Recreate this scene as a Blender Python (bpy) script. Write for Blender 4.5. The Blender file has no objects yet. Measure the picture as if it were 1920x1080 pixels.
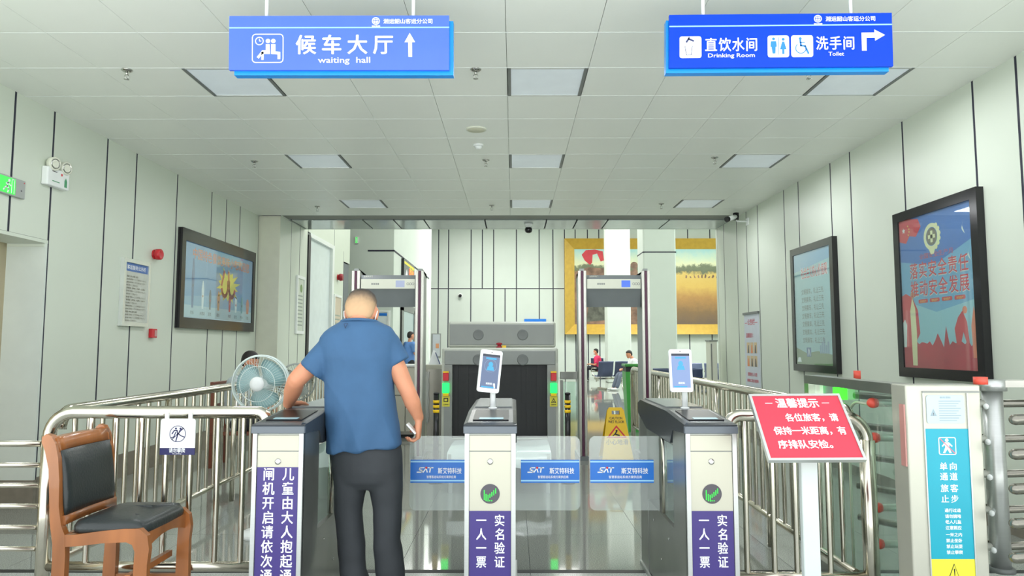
import bpy, bmesh, math, random
from mathutils import Vector, Matrix, noise
random.seed(7)
V = Vector
PI = math.pi
SC = bpy.context.scene
COL = SC.collection

# ------------------------------------------------------------ camera, sky, lights, exposure
F_PX = 1330.0
PITCH = math.atan(109.0 / F_PX)
YAW = math.atan(3.0 * math.cos(PITCH) / F_PX)
CAM_Z = 1.35
cd = bpy.data.cameras.new('camera'); cam = bpy.data.objects.new('camera', cd); COL.objects.link(cam)
cam.location = (0, 0, CAM_Z); cam.rotation_euler = (PI/2 + PITCH, 0, YAW)
cd.sensor_width = 36.0; cd.lens = F_PX / 1920 * 36.0; cd.clip_start = .05; cd.clip_end = 200
SC.camera = cam
SC.view_settings.view_transform = 'Standard'; SC.view_settings.look = 'None'
SC.view_settings.gamma = 1.0; SC.view_settings.use_curve_mapping = False
SC.view_settings.exposure = 0.19
w = bpy.data.worlds.new('sky'); SC.world = w; w.use_nodes = True
bg = w.node_tree.nodes['Background']; bg.inputs[0].default_value = (.93, .97, 1.0, 1); bg.inputs[1].default_value = 1.75

sl = bpy.data.lights.new('sun', 'SUN'); sl.energy = 17; sl.angle = .02; sl.color = (1, .99, .96)
so = bpy.data.objects.new('sun', sl); so.rotation_euler = (math.radians(-40), 0, 0); COL.objects.link(so)   # high, beyond the building: falls only on the pavement behind the photographer
def area(name, loc, sx, sy, power, color=(1, 1, 1), rot=(0, 0, 0)):
    l = bpy.data.lights.new(name, 'AREA'); l.shape = 'RECTANGLE'; l.size = sx; l.size_y = sy
    l.energy = power; l.color = color
    o = bpy.data.objects.new(name, l); o.location = loc; o.rotation_euler = rot; COL.objects.link(o); return o
# assumed, unseen ceiling lamps of the high waiting hall beyond
for x in (1.2, 6.4, 9.0):
    for y, e in ((14.6, 120), (20.5, 170), (25.4, 250)):
        area('hall_light', (x, y, 6.85), 2.4, 2.4, e, (1, .99, .95))
area('hall_light', (-1.9, 26.3, 6.85), 2.4, 2.4, 300, (1, .99, .95))  # extra unseen light, added to brighten the far wall
area('hall_light', (-3.4, 14.6, 6.85), 1.6, 1.6, 85, (1, .99, .95))  # extra unseen light, added to lift the wall at the hall's left
# the lit ceiling lamps of the entrance room
LAMPX = (-2.188, .255, 2.695); LAMPY = (5.439, 7.831, 10.223)
for x in LAMPX:
    for y in LAMPY:
        area('panel_lamp', (x, y, 3.35),   .5, .5, 14, (.95, .97, 1))

def ray(px, py):
    x = (px - 960) / F_PX; u = (540 - py) / F_PX
    c, s = math.cos(PITCH), math.sin(PITCH)
    X, Y, Z = x, c - u*s, s + u*c
    c, s = math.cos(YAW), math.sin(YAW)
    return V((X*c - Y*s, Y*c + X*s, Z))
def onY(px, py, Y): r = ray(px, py); return r*(Y/r.y) + V((0, 0, CAM_Z))
def onX(px, py, X): r = ray(px, py); return r*(X/r.x) + V((0, 0, CAM_Z))
def onZ(px, py, Z): r = ray(px, py); return r*((Z-CAM_Z)/r.z) + V((0, 0, CAM_Z))

# ------------------------------------------------------------ materials
def lin(c):
    return tuple((v/12.92 if v <= .04045 else ((v+.055)/1.055)**2.4) for v in (x/255 for x in c))
MC = {}
def mat(name, rgb, rough=.5, metal=0.0, spec=.5, vary=.03, scale=6.0, bump=0.0, bscale=60.0, stretch=(1, 1, 1), coat=0.0):
    if name in MC: return MC[name]
    m = bpy.data.materials.new(name); m.use_nodes = True; nt = m.node_tree; b = nt.nodes['Principled BSDF']
    L = lin(rgb)
    b.inputs['Roughness'].default_value = rough; b.inputs['Metallic'].default_value = metal
    b.inputs['Specular IOR Level'].default_value = spec; b.inputs['Coat Weight'].default_value = coat
    tc = nt.nodes.new('ShaderNodeTexCoord'); mp = nt.nodes.new('ShaderNodeMapping'); mp.inputs['Scale'].default_value = stretch
    nt.links.new(tc.outputs['Object'], mp.inputs[0])
    n = nt.nodes.new('ShaderNodeTexNoise'); n.inputs['Scale'].default_value = scale; n.inputs['Detail'].default_value = 4
    nt.links.new(mp.outputs[0], n.inputs['Vector'])
    r = nt.nodes.new('ShaderNodeValToRGB')
    r.color_ramp.elements[0].position = .3; r.color_ramp.elements[1].position = .7
    r.color_ramp.elements[0].color = tuple(max(0, v*(1-vary)) for v in L) + (1,)
    r.color_ramp.elements[1].color = tuple(min(1, v*(1+vary)) for v in L) + (1,)
    nt.links.new(n.outputs['Fac'], r.inputs[0]); nt.links.new(r.outputs[0], b.inputs['Base Color'])
    if bump:
        n2 = nt.nodes.new('ShaderNodeTexNoise'); n2.inputs['Scale'].default_value = bscale
        nt.links.new(mp.outputs[0], n2.inputs['Vector'])
        bp = nt.nodes.new('ShaderNodeBump'); bp.inputs['Strength'].default_value = bump; bp.inputs['Distance'].default_value = .01
        nt.links.new(n2.outputs['Fac'], bp.inputs['Height']); nt.links.new(bp.outputs[0], b.inputs['Normal'])
    MC[name] = m; return m
def emit(name, rgb, s=1.0):
    if name in MC: return MC[name]
    m = bpy.data.materials.new(name); m.use_nodes = True; b = m.node_tree.nodes['Principled BSDF']
    L = lin(rgb) + (1,); b.inputs['Base Color'].default_value = (.02, .02, .02, 1)
    b.inputs['Emission Color'].default_value = L; b.inputs['Emission Strength'].default_value = s
    MC[name] = m; return m
def glass(name, tint, haze=.05, ior=1.45, rough=.02, hazecol=(1, 1, 1)):
    m = bpy.data.materials.new(name); m.use_nodes = True; nt = m.node_tree; nt.nodes.clear()
    out = nt.nodes.new('ShaderNodeOutputMaterial'); t = nt.nodes.new('ShaderNodeBsdfTransparent'); t.inputs[0].default_value = tint + (1,)
    g = nt.nodes.new('ShaderNodeBsdfGlossy'); g.inputs['Roughness'].default_value = rough
    d = nt.nodes.new('ShaderNodeBsdfDiffuse'); d.inputs[0].default_value = hazecol + (1,)
    lw = nt.nodes.new('ShaderNodeLayerWeight'); lw.inputs[0].default_value = .5
    pw = nt.nodes.new('ShaderNodeMath'); pw.operation = 'POWER'; pw.inputs[1].default_value = 5; nt.links.new(lw.outputs['Facing'], pw.inputs[0])
    fr = nt.nodes.new('ShaderNodeMath'); fr.operation = 'MULTIPLY_ADD'; r0 = ((ior-1)/(ior+1))**2; fr.inputs[1].default_value = 1-r0; fr.inputs[2].default_value = r0; nt.links.new(pw.outputs[0], fr.inputs[0])
    a = nt.nodes.new('ShaderNodeMixShader'); a.inputs[0].default_value = haze
    c = nt.nodes.new('ShaderNodeMixShader')
    nt.links.new(t.outputs[0], a.inputs[1]); nt.links.new(d.outputs[0], a.inputs[2])
    nt.links.new(fr.outputs[0], c.inputs[0]); nt.links.new(a.outputs[0], c.inputs[1]); nt.links.new(g.outputs[0], c.inputs[2])
    nt.links.new(c.outputs[0], out.inputs[0]); MC[name] = m; return m

wallm = mat('white_wall_panel', (213, 221, 207), .42, vary=.015, scale=1.5)
wallm2 = mat('far_wall_panel', (200, 209, 201), .45, vary=.02, scale=1.5)
gapm = mat('dark_joint', (40, 42, 58), .7)
ceilm = mat('ceiling_tile', (236, 239, 232), .34, vary=.012, scale=2)
ceilb = mat('ceiling_joint', (140, 142, 136), .7)
alum = mat('brushed_aluminium', (196, 199, 196), .33, .75, stretch=(1, 1, 30))
steel = mat('polished_steel', (210, 205, 190), .17, 1.0, vary=.05, scale=9)
steeld = mat('dull_steel', (140, 138, 128), .26, .95, vary=.06, scale=5)
bsteel = mat('brushed_steel', (190, 188, 172), .38, .5, vary=.03, scale=4, stretch=(1, 1, .1))
dsteel = mat('grey_brushed_steel', (150, 152, 146), .30, .8, vary=.08, scale=4)
lidm = mat('charcoal_gloss_plastic', (58, 62, 66), .26, vary=.05, spec=.35)
readerm = mat('reader_glass', (26, 26, 28), .3, spec=.15)
lidb = mat('slate_plastic', (98, 106, 114), .3)
blackm = mat('black_frame', (28, 27, 30), .16, vary=.1)
rubber = mat('black_rubber', (26, 28, 28), .5)
white = mat('white_plastic', (236, 240, 238), .32)
cream = mat('cream_plastic', (222, 224, 208), .4)
greym = mat('grey_enamel', (138, 142, 138), .4)
greyd = mat('dark_grey_enamel', (108, 112, 110), .42)
redm = mat('red_plastic', (205, 40, 50), .35)
yellow = mat('yellow_plastic', (240, 196, 16), .35)
ylabel = mat('yellow_label', (214, 206, 70), .45)
pwhite = mat('print_white', (246, 249, 250), .4)
pred = mat('print_red', (214, 36, 48), .4)
pblack = mat('print_black', (30, 30, 34), .45)
pnavy = mat('print_navy', (34, 32, 92), .4)
purple = mat('purple_poster', (64, 50, 122), .35)
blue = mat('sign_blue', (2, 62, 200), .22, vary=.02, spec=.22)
blue2 = mat('sign_blue_glare', (74, 108, 236), .16, vary=.02)  # paler than sign_blue: glare on the left sign is put into the colour
cyan = mat('sign_cyan', (0, 140, 226), .3)
stick = mat('sticker_blue', (22, 116, 214), .3)
stickl = mat('sticker_pale_blue', (160, 215, 250), .3)
teal = mat('teal_poster', (0, 160, 182), .35)
pyel = mat('yellow_poster', (232, 226, 60), .4)
pinkred = mat('notice_red', (216, 52, 74), .3)
skin = mat('skin', (212, 146, 112), .5, vary=.06, scale=14)
skin.node_tree.nodes['Principled BSDF'].inputs['Subsurface Weight'].default_value = .12
skin.node_tree.nodes['Principled BSDF'].inputs['Subsurface Radius'].default_value = (.02, .008, .004)
wood = mat('chair_wood', (160, 98, 50), .28, vary=.30, scale=9, stretch=(1, 1, .15), coat=.3)
leather = mat('black_leather', (44, 50, 50), .36, vary=.08, bump=.15, bscale=90)
gold = mat('gilt_frame', (190, 154, 56), .4, .15, vary=.08)
flapglass = glass('flap_glass', (.92, .97, .95), .16)  # white diffuse share stands in for the bright reflection on the flaps
clearglass = glass('green_glass', (.80, .90, .86), .05)
posterglass = glass('poster_glass', (.93, .97, .97), .03, 1.6)

# ------------------------------------------------------------ geometry helpers
def props(o, label=None, cat=None, group=None, kind=None):
    if label: o['label'] = label
    if cat: o['category'] = cat
    if group: o['group'] = group
    if kind: o['kind'] = kind
    return o
def thing(name, label, cat, loc=(0, 0, 0), group=None, kind=None):
    o = bpy.data.objects.new(name, None); o.empty_display_size = .1; o.location = loc; COL.objects.link(o)
    return props(o, label, cat, group, kind)
def basis(o):
    m = Matrix.Translation(o.location) @ o.rotation_euler.to_matrix().to_4x4()
    if o.parent: m = basis(o.parent) @ o.matrix_parent_inverse @ m
    return m
def perp(d):
    d = V(d).normalized(); r = V((0, 0, 1)) if abs(d.z) < .9 else V((1, 0, 0))
    a = d.cross(r).normalized(); return a, a.cross(d).normalized()
def frame_m(o, u, v):
    u = V(u).normalized(); v = V(v).normalized(); n = u.cross(v); M = Matrix((u, v, n)).transposed().to_4x4(); M.translation = V(o); return M

class G:
    """collects shapes (world coordinates) into one mesh"""
    def __init__(s): s.bm = bmesh.new(); s.mats = []; s.sm = set()
    def mi(s, m):
        if m not in s.mats: s.mats.append(m)
        return s.mats.index(m)
    def faces(s, co, fc, m, smooth=False):
        vs = [s.bm.verts.new(c) for c in co]; i = s.mi(m); out = []
        for f in fc:
            try: ff = s.bm.faces.new([vs[k] for k in f])
            except ValueError: continue
            ff.material_index = i; ff.smooth = smooth; out.append(ff)
        return out
    def box(s, a, b, m, bev=0.0, M=None):
        x0, y0, z0 = a; x1, y1, z1 = b
        if x0 > x1: x0, x1 = x1, x0
        if y0 > y1: y0, y1 = y1, y0
        if z0 > z1: z0, z1 = z1, z0
        if bev <= 0:
            co = [V(p) for p in ((x0,y0,z0),(x1,y0,z0),(x1,y1,z0),(x0,y1,z0),(x0,y0,z1),(x1,y0,z1),(x1,y1,z1),(x0,y1,z1))]
            fc = ((3,2,1,0),(4,5,6,7),(0,1,5,4),(1,2,6,5),(2,3,7,6),(3,0,4,7))
            if M: co = [M @ c for c in co]
            return s.faces(co, fc, m)
        # rounded box: chamfered vertical silhouette by lofting
        bev = min(bev, (x1-x0)/2.01, (y1-y0)/2.01, (z1-z0)/2.01)
        def ring(i, z):
            pts = []
            for cx, cy, a0 in ((x1-bev, y1-bev, 0), (x0+bev, y1-bev, 90), (x0+bev, y0+bev, 180), (x1-bev, y0+bev, 270)):
                for k in range(4):
                    a_ = math.radians(a0 + 30*k); pts.append(V((cx + (bev-i)*math.cos(a_), cy + (bev-i)*math.sin(a_), z)))
            return pts
        h = bev*.5
        R = [ring(h, z0), ring(0, z0+h), ring(0, z1-h), ring(h, z1)]
        if M: R = [[M @ p for p in r] for r in R]
        return s.loft(R, m, smooth=False)
    def loft(s, rings, m, caps=True, smooth=True, closed=True):
        n = len(rings[0]); i = s.mi(m)
        vr = [[s.bm.verts.new(p) for p in r] for r in rings]
        for a, b in zip(vr, vr[1:]):
            for k in range(n if closed else n-1):
                f = s.bm.faces.new((a[k], a[(k+1) % n], b[(k+1) % n], b[k])); f.smooth = smooth; f.material_index = i
        if caps and closed:
            f = s.bm.faces.new(list(reversed(vr[0]))); f.material_index = i
            f = s.bm.faces.new(vr[-1]); f.material_index = i
    def tube(s, pts, r, m, seg=10, caps=True):
        pts = [V(p) for p in pts]; rs = r if isinstance(r, (list, tuple)) else [r]*len(pts)
        rings = []; a = None
        for k, p in enumerate(pts):
            d = (pts[min(k+1, len(pts)-1)] - pts[max(k-1, 0)])
            if d.length < 1e-9: d = V((0, 0, 1))
            d.normalize()
            if a is None: a = perp(d)[0]
            else:
                a = a - d*a.dot(d); a.normalize()
            b = d.cross(a)
            rings.append([p + (a*math.cos(t) + b*math.sin(t))*rs[k] for t in (2*PI*j/seg for j in range(seg))])
        s.loft(rings, m, caps)
    def bar(s, p, q, w_, h_, m, up=(0, 0, 1)):
        p, q = V(p), V(q); d = (q-p).normalized(); u = V(up); a = d.cross(u).normalized(); b = a.cross(d)
        R = [[c + a*sx*w_/2 + b*sy*h_/2 for sx, sy in ((-1,-1),(1,-1),(1,1),(-1,1))] for c in (p, q)]
        s.loft(R, m, smooth=False)
    def lathe(s, c, axis, prof, m, seg=20):
        c = V(c); ax = V(axis).normalized(); a, b = perp(ax)
        R = [[c + ax*h + (a*math.cos(t) + b*math.sin(t))*max(r, 1e-4) for t in (2*PI*j/seg for j in range(seg))] for r, h in prof]
        s.loft(R, m)
    def ell(s, c, rad, m, nu=14, nv=9, M=None):
        c = V(c); R = []
        for i in range(nv):
            t = PI*(i+.5)/nv if 0 < i < nv-1 else (.02 if i == 0 else PI-.02)
            R.append([V((rad[0]*math.sin(t)*math.cos(p), rad[1]*math.sin(t)*math.sin(p), -rad[2]*math.cos(t))) for p in (2*PI*j/nu for j in range(nu))])
        R = [[(M @ p if M else p) + c for p in r] for r in R]
        s.loft(R, m)
    def prism(s, pts, M, d0, d1, m):
        """outline pts (u,v) extruded along the frame's normal from d0 to d1"""
        n = len(pts); co = [M @ V((x, y, d0)) for x, y in pts] + [M @ V((x, y, d1)) for x, y in pts]
        fc = [tuple(reversed(range(n))), tuple(range(n, 2*n))] + [(k, (k+1) % n, n+(k+1) % n, n+k) for k in range(n)]
        s.faces(co, fc, m)
    def build(s, name, parent=None, label=None, cat=None, group=None, kind=None, autonorm=True):
        if autonorm: bmesh.ops.recalc_face_normals(s.bm, faces=s.bm.faces[:])
        me = bpy.data.meshes.new(name); s.bm.to_mesh(me); s.bm.free()
        for m in s.mats: me.materials.append(m)
        return put(name, me, parent, label, cat, group, kind)
def put(name, me, parent=None, label=None, cat=None, group=None, kind=None):
    o = bpy.data.objects.new(name, me); COL.objects.link(o)
    if parent: o.parent = parent; o.matrix_parent_inverse = basis(parent).inverted()
    return props(o, label, cat, group, kind)
def one(name, parent, fn, **kw):
    g = G(); fn(g); return g.build(name, parent, **kw)
def arc(c, u, v, r, a0, a1, n=8):
    c, u, v = V(c), V(u), V(v)
    return [c + u*r*math.cos(math.radians(a0+(a1-a0)*k/n)) + v*r*math.sin(math.radians(a0+(a1-a0)*k/n)) for k in range(n+1)]

_glyph = {}
def textmesh(body, bold):
    k = (body, bold)
    if k not in _glyph:
        c = bpy.data.curves.new('t', 'FONT'); c.body = body; c.size = 1; c.resolution_u = 2
        o = bpy.data.objects.new('t', c); me = bpy.data.meshes.new_from_object(o)
        co = [v.co.xy.copy() for v in me.vertices]; fc = [tuple(p.vertices) for p in me.polygons]
        xs = [p.x for p in co] or [0]
        _glyph[k] = (co, fc, min(xs), max(xs)); bpy.data.objects.remove(o); bpy.data.curves.remove(c); bpy.data.meshes.remove(me)
    return _glyph[k]
class Art:
    """flat printing on a surface: origin o, right u, up v (metres), lifted off along u x v"""
    def __init__(s, o, u, v): s.M = frame_m(o, u, v); s.L = {}
    def g(s, name):
        if name not in s.L: s.L[name] = G()
        return s.L[name]
    def poly(s, pts, m, lift=.001, name='print'):
        s.g(name).faces([s.M @ V((x, y, lift)) for x, y in pts], [tuple(range(len(pts)))], m)
    def rect(s, x0, y0, x1, y1, m, lift=.001, name='print'): s.poly([(x0,y0),(x1,y0),(x1,y1),(x0,y1)], m, lift, name)
    def rrect(s, x0, y0, x1, y1, r, m, lift=.001, name='print'):
        pts = []
        for cx, cy, a0 in ((x1-r, y1-r, 0), (x0+r, y1-r, 90), (x0+r, y0+r, 180), (x1-r, y0+r, 270)):
            pts += [(cx + r*math.cos(math.radians(a0+30*k)), cy + r*math.sin(math.radians(a0+30*k))) for k in range(4)]
        s.poly(pts, m, lift, name)
    def disc(s, x, y, r, m, lift=.001, name='print', n=20, ry=None):
        s.poly([(x + r*math.cos(2*PI*k/n), y + (ry or r)*math.sin(2*PI*k/n)) for k in range(n)], m, lift, name)
    def ring(s, x, y, r, w_, m, lift=.001, name='print', n=28, a0=0, a1=360):
        g = s.g(name); co = []; fc = []
        for k in range(n+1):
            t = math.radians(a0+(a1-a0)*k/n)
            for rr in (r, r-w_): co.append(s.M @ V((x+rr*math.cos(t), y+rr*math.sin(t), lift)))
        for k in range(n): fc.append((2*k+1, 2*k, 2*k+2, 2*k+3))
        g.faces(co, fc, m)
    def line(s, pts, w_, m, lift=.001, name='print'):
        for (x0, y0), (x1, y1) in zip(pts, pts[1:]):
            d = math.hypot(x1-x0, y1-y0) or 1; nx, ny = -(y1-y0)/d*w_/2, (x1-x0)/d*w_/2
            ex, ey = (x1-x0)/d*w_*.3, (y1-y0)/d*w_*.3
            s.poly([(x0-nx-ex, y0-ny-ey), (x1-nx+ex, y1-ny+ey), (x1+nx+ex, y1+ny+ey), (x0+nx-ex, y0+ny-ey)], m, lift, name)
    def text(s, body, x, y, size, m, bold=.025, al='C', lift=.0015, name='lettering', sx=1.0, width=None):
        co, fc, a, b = textmesh(body, 0); bo = min(bold, .05)*.62
        if width: sx = width / ((b-a)*size)
        off = {'L': -a, 'C': -(a+b)/2, 'R': -b}[al]
        for q, (ex, ey) in enumerate(((0, 0), (bo, 0), (-bo, 0), (0, bo*.7), (0, -bo*.7)) if bo > .006 else ((0, 0),)):
            s.g(name).faces([s.M @ V((x + (p.x+ex+off)*size*sx, y + (p.y+ey)*size, lift+q*2e-5)) for p in co], fc, m)
    def column(s, body, x, y, size, step, m, **k):
        for i, ch in enumerate(body): s.text(ch, x, y - i*step, size, m, **k)
    def build(s, parent):
        for n, g in s.L.items(): g.build(n, parent, autonorm=False, kind='stuff' if n in ('print', 'lettering', 'indicator_arrow') else None)

# ============================================================ THE SETTING
H = 3.42; XL = -4.06; XR = 3.59; YO = 5.14-4*.598   # the low ceiling starts at YO, the photographer stands outside under the sky
def panels_along_y(parent, X, face, ys, z0, z1, th=.018, gap=.026, m=wallm):
    """vertical wall panels on the plane x=X (face=+1 looks to +x)"""
    cache = {}
    for a_, b_ in zip(ys, ys[1:]):
        wd = round(b_-a_, 3)
        if wd not in cache:
            g = G(); g.box((0, gap/2, 0), (th, wd-gap/2, z1-z0), m)
            bmesh.ops.recalc_face_normals(g.bm, faces=g.bm.faces[:]); me = bpy.data.meshes.new('panel'); g.bm.to_mesh(me); g.bm.free(); me.materials.append(m); cache[wd] = me
        o = bpy.data.objects.new('panel', cache[wd]); COL.objects.link(o); o.parent = parent
        o.location = (X if face < 0 else X-th, a_, z0)
def panels_along_x(parent, Y, xs, z0, z1, th=.02, gap=.045, m=wallm2):
    cache = {}
    for a_, b_ in zip(xs, xs[1:]):
        wd = round(b_-a_, 3)
        if wd not in cache:
            g = G(); g.box((gap/2, 0, 0), (wd-gap/2, th, z1-z0), m)
            bmesh.ops.recalc_face_normals(g.bm, faces=g.bm.faces[:]); me = bpy.data.meshes.new('panel'); g.bm.to_mesh(me); g.bm.free(); me.materials.append(m); cache[wd] = me
        o = bpy.data.objects.new('panel', cache[wd]); COL.objects.link(o); o.parent = parent; o.location = (a_, Y, z0)

# floor ----------------------------------------------------------------
def floor_mat(name, base, dark, rough):
    m = bpy.data.materials.new(name); m.use_nodes = True; nt = m.node_tree; b = nt.nodes['Principled BSDF']
    tc = nt.nodes.new('ShaderNodeTexCoord'); n = nt.nodes.new('ShaderNodeTexNoise'); n.inputs['Scale'].default_value = 160; n.inputs['Detail'].default_value = 3
    n2 = nt.nodes.new('ShaderNodeTexVoronoi'); n2.inputs['Scale'].default_value = 120
    geo = nt.nodes.new('ShaderNodeNewGeometry')
    nt.links.new(geo.outputs['Position'], n.inputs['Vector']); nt.links.new(geo.outputs['Position'], n2.inputs['Vector'])
    r = nt.nodes.new('ShaderNodeValToRGB'); r.color_ramp.elements[0].position = .38; r.color_ramp.elements[1].position = .62
    r.color_ramp.elements[0].color = lin(dark) + (1,); r.color_ramp.elements[1].color = lin(base) + (1,)
    nt.links.new(n.outputs['Fac'], r.inputs[0]); nt.links.new(r.outputs[0], b.inputs['Base Color'])
    b.inputs['Roughness'].default_value = rough; b.inputs['Specular IOR Level'].default_value = .6
    MC[name] = m; return m
granite = floor_mat('light_granite', (196, 200, 196), (146, 152, 148), .22)
granited = floor_mat('polished_granite', (158, 162, 154), (116, 121, 115), .05)
paving = mat('pale_paving', (208, 212, 210), .8)
fl = one('floor', None, lambda g: (g.box((-25, -30, -.12), (25, 4.42, -.012), ceilb), g.box((-9, 4.42, -.12), (12, 33, -.012), gapm)), kind='structure')
T = .8; tmesh = {}
for key, mm in (('l', granite), ('d', granited)):
    g = G(); g.box((.0012, .0012, -.012), (T-.0012, T-.0012, 0), mm); bmesh.ops.recalc_face_normals(g.bm, faces=g.bm.faces[:])
    me = bpy.data.meshes.new('tile'); g.bm.to_mesh(me); g.bm.free(); me.materials.append(mm); tmesh[key] = me
for j in range(-1, 12):
    for i in range(-5 if j >= 0 else -4, 5):
        y = 4.42 + T*j if j >= 0 else None
        if y is None: continue
        o = bpy.data.objects.new('tile', tmesh['d']); COL.objects.link(o); o.parent = fl; o.location = (.1+T*i, y, 0)
for j in range(3):
    for i in range(-5, 5):
        o = bpy.data.objects.new('tile', tmesh['l']); COL.objects.link(o); o.parent = fl; o.location = (.1+T*i, 4.36-T*(j+1), 0)
def fl2(g):
    y1 = 4.42+12*T
    g.box((-9, y1, -.012), (12, 33, -.0005), granited); g.box((-25, -30, -.012), (25, 4.36-3*T, -.0005), paving)
    g.box((-9, 4.36-3*T, -.012), (.1-5*T, 4.36, -.0005), granite); g.box((.1+5*T, 4.36-3*T, -.012), (12, 4.36, -.0005), granite)
    g.box((-9, 4.42, -.012), (.1-5*T, y1, -.0005), granited); g.box((.1+5*T, 4.42, -.012), (12, y1, -.0005), granited)
one('floor_slab', fl, fl2)
one('threshold_strip', fl, lambda g: g.box((-4.0, 4.362, -.012), (3.55, 4.418, .001), rubber), label='dark rubber strip')

# near ceiling ------------------------------------------------------------
def cbase(g):
    g.box((-4.6, YO, H+.02), (4.2, 11.57, H+.2), ceilb)
    g.box((-4.6, YO, H), (-4.065, 11.57, H+.02), ceilm); g.box((3.605, YO, H), (4.2, 11.57, H+.02), ceilm)
ce = one('ceiling', None, cbase, kind='structure')
MX = .61; MY = .598; X0 = -.05-7*MX; Y0 = 5.14-8*MY
cg = G(); cg.box((.0016, .001, 0), (MX-.0016, MY-.001, .02), ceilm); bmesh.ops.recalc_face_normals(cg.bm, faces=cg.bm.faces[:])
cme = bpy.data.meshes.new('tile'); cg.bm.to_mesh(cme); cg.bm.free(); cme.materials.append(ceilm)
lampcells = {(3, 8), (7, 8), (11, 8), (3, 12), (7, 12), (11, 12), (3, 16), (7, 16), (11, 16)}
for i in range(13):
    for j in range(19):
        x, y = X0+MX*i, Y0+MY*j
        if (i, j) in lampcells or y+MY > 11.65 or y < YO-.01: continue
        o = bpy.data.objects.new('tile', cme); COL.objects.link(o); o.parent = ce; o.location = (x, y, H)
for j in range(19):
    y = Y0+MY*j
    if YO-.01 <= y < 11.6: one('joint_strip', ce, lambda g: g.box((-4.06, y-.004, H-.0012), (3.6, y+.004, H), white))
diff = mat('lamp_diffuser', (214, 222, 226), .3); 
db = diff.node_tree.nodes['Principled BSDF']; db.inputs['Emission Color'].default_value = (.8, .9, 1, 1); db.inputs['Emission Strength'].default_value = .12
rowname = {8: 'nearest row', 12: 'middle row', 16: 'farthest row'}; colname = {3: 'left', 7: 'centre', 11: 'right'}
for (i, j) in sorted(lampcells):
    x, y = X0+MX*i, Y0+MY*j
    t = thing('ceiling_light', 'square flush ceiling light panel, %s one of the %s' % (colname[i], rowname[j]), 'ceiling light', (x+MX/2, y+MY/2, H), 'square panel lights in the entrance ceiling')
    def fr(g):
        for a_, b_ in (((x+.006, y+.006), (x+.03, y+MY-.006)), ((x+MX-.03, y+.006), (x+MX-.006, y+MY-.006)), ((x+.03, y+.006), (x+MX-.03, y+.02)), ((x+.03, y+MY-.02), (x+MX-.03, y+MY-.006))):
            g.box(a_+(H-.004,), b_+(H+.019,), greyd if a_[0] != x+.03 else alum)
    one('frame', t, fr)
    one('diffuser', t, lambda g: g.box((x+.03, y+.02, H+.002), (x+MX-.03, y+MY-.02, H+.012), diff))
# glossy soffit strip at the far edge of the low ceiling
sof = mat('glossy_soffit', (170, 178, 176), .12, .3)
tr = one('trim_1', None, lambda g: (g.box((-4.6, 11.57, H+.02), (4.2, 12.48, H+.2), gapm), g.box((-4.6, 12.48, H-.0), (4.2, 12.5, H+3.6), wallm)), kind='structure', label='glossy grey soffit strip and bulkhead at the far edge of the low ceiling')
xs = [onZ(px, 413, H).x for px in (545, 680, 738, 795, 909, 1025, 1082, 1140, 1255)]
xs = [-4.6] + xs + [3.6, 4.2]
for a_, b_ in zip(xs, xs[1:]):
    one('panel', tr, lambda g: g.box((a_+.012, 11.59, H+.002), (b_-.012, 12.478, H+.02), sof))

# sprinklers, speaker, smoke detector ---------------------------------------
chrome = mat('chrome', (190, 190, 185), .12, 1.0)
spn = ['beside the left ceiling light, nearest row', 'left of the centre ceiling light, nearest row', 'half hidden by the right blue sign', 'left end of the middle row', 'centre of the middle row', 'right end of the middle row', 'left end of the far row', 'centre of the far row', 'right end of the far row']
for k, (px, py) in enumerate(((238, 131), (892, 130), (1516, 130), (477, 302), (911, 300), (1340, 295), (595, 387), (922, 385), (1240, 382))):
    p = onZ(px, py, H); t = thing('ceiling_sprinkler', 'small chrome ceiling sprinkler, ' + spn[k], 'sprinkler', p, 'ceiling sprinklers')
    one('escutcheon', t, lambda g: g.lathe(p, (0, 0, -1), ((.042, 0), (.040, .006), (.028, .014), (.018, .016)), chrome))
    def hd(g):
        g.tube((p+V((0, 0, -.012)), p+V((0, 0, -.04))), .009, chrome)
        for sx in (-1, 1): g.tube((p+V((sx*.006, 0, -.03)), p+V((sx*.016, 0, -.05)), p+V((sx*.004, 0, -.07))), .003, chrome, 6)
        g.lathe(p+V((0, 0, -.07)), (0, 0, -1), ((.018, 0), (.02, .004), (.006, .006)), chrome, 12)
    one('sprinkler_head', t, hd)
p = onZ(893, 242, H); t = thing('ceiling_speaker', 'round cream flush speaker in the ceiling above a smoke detector', 'speaker', p)
one('rim', t, lambda g: g.lathe(p, (0, 0, -1), ((.10, 0), (.098, .008), (.085, .012)), cream)); one('grille', t, lambda g: g.lathe(p, (0, 0, -1), ((.084, .01), (.08, .0135), (.01, .015)), mat('speaker_mesh', (214, 214, 190), .6, bump=.4, bscale=400)))
p = onZ(897, 271, H); t = thing('smoke_detector', 'small white domed smoke detector on the ceiling', 'detector', p)
one('base', t, lambda g: g.lathe(p, (0, 0, -1), ((.052, 0), (.052, .016), (.046, .02)), white)); one('sensor_head', t, lambda g: g.lathe(p, (0, 0, -1), ((.036, .02), (.036, .034), (.026, .042), (.024, .048), (.01, .05)), white))
p = onZ(991, 419, H); t = thing('dome_camera', 'black dome security camera hanging at the far ceiling edge', 'camera', p)
one('base', t, lambda g: g.lathe(p, (0, 0, -1), ((.075, 0), (.07, .03), (.05, .05), (.045, .07)), white)); one('dome', t, lambda g: g.lathe(p, (0, 0, -1), ((.05, .07), (.062, .09), (.064, .12), (.05, .15), (.02, .165)), blackm))

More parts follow.
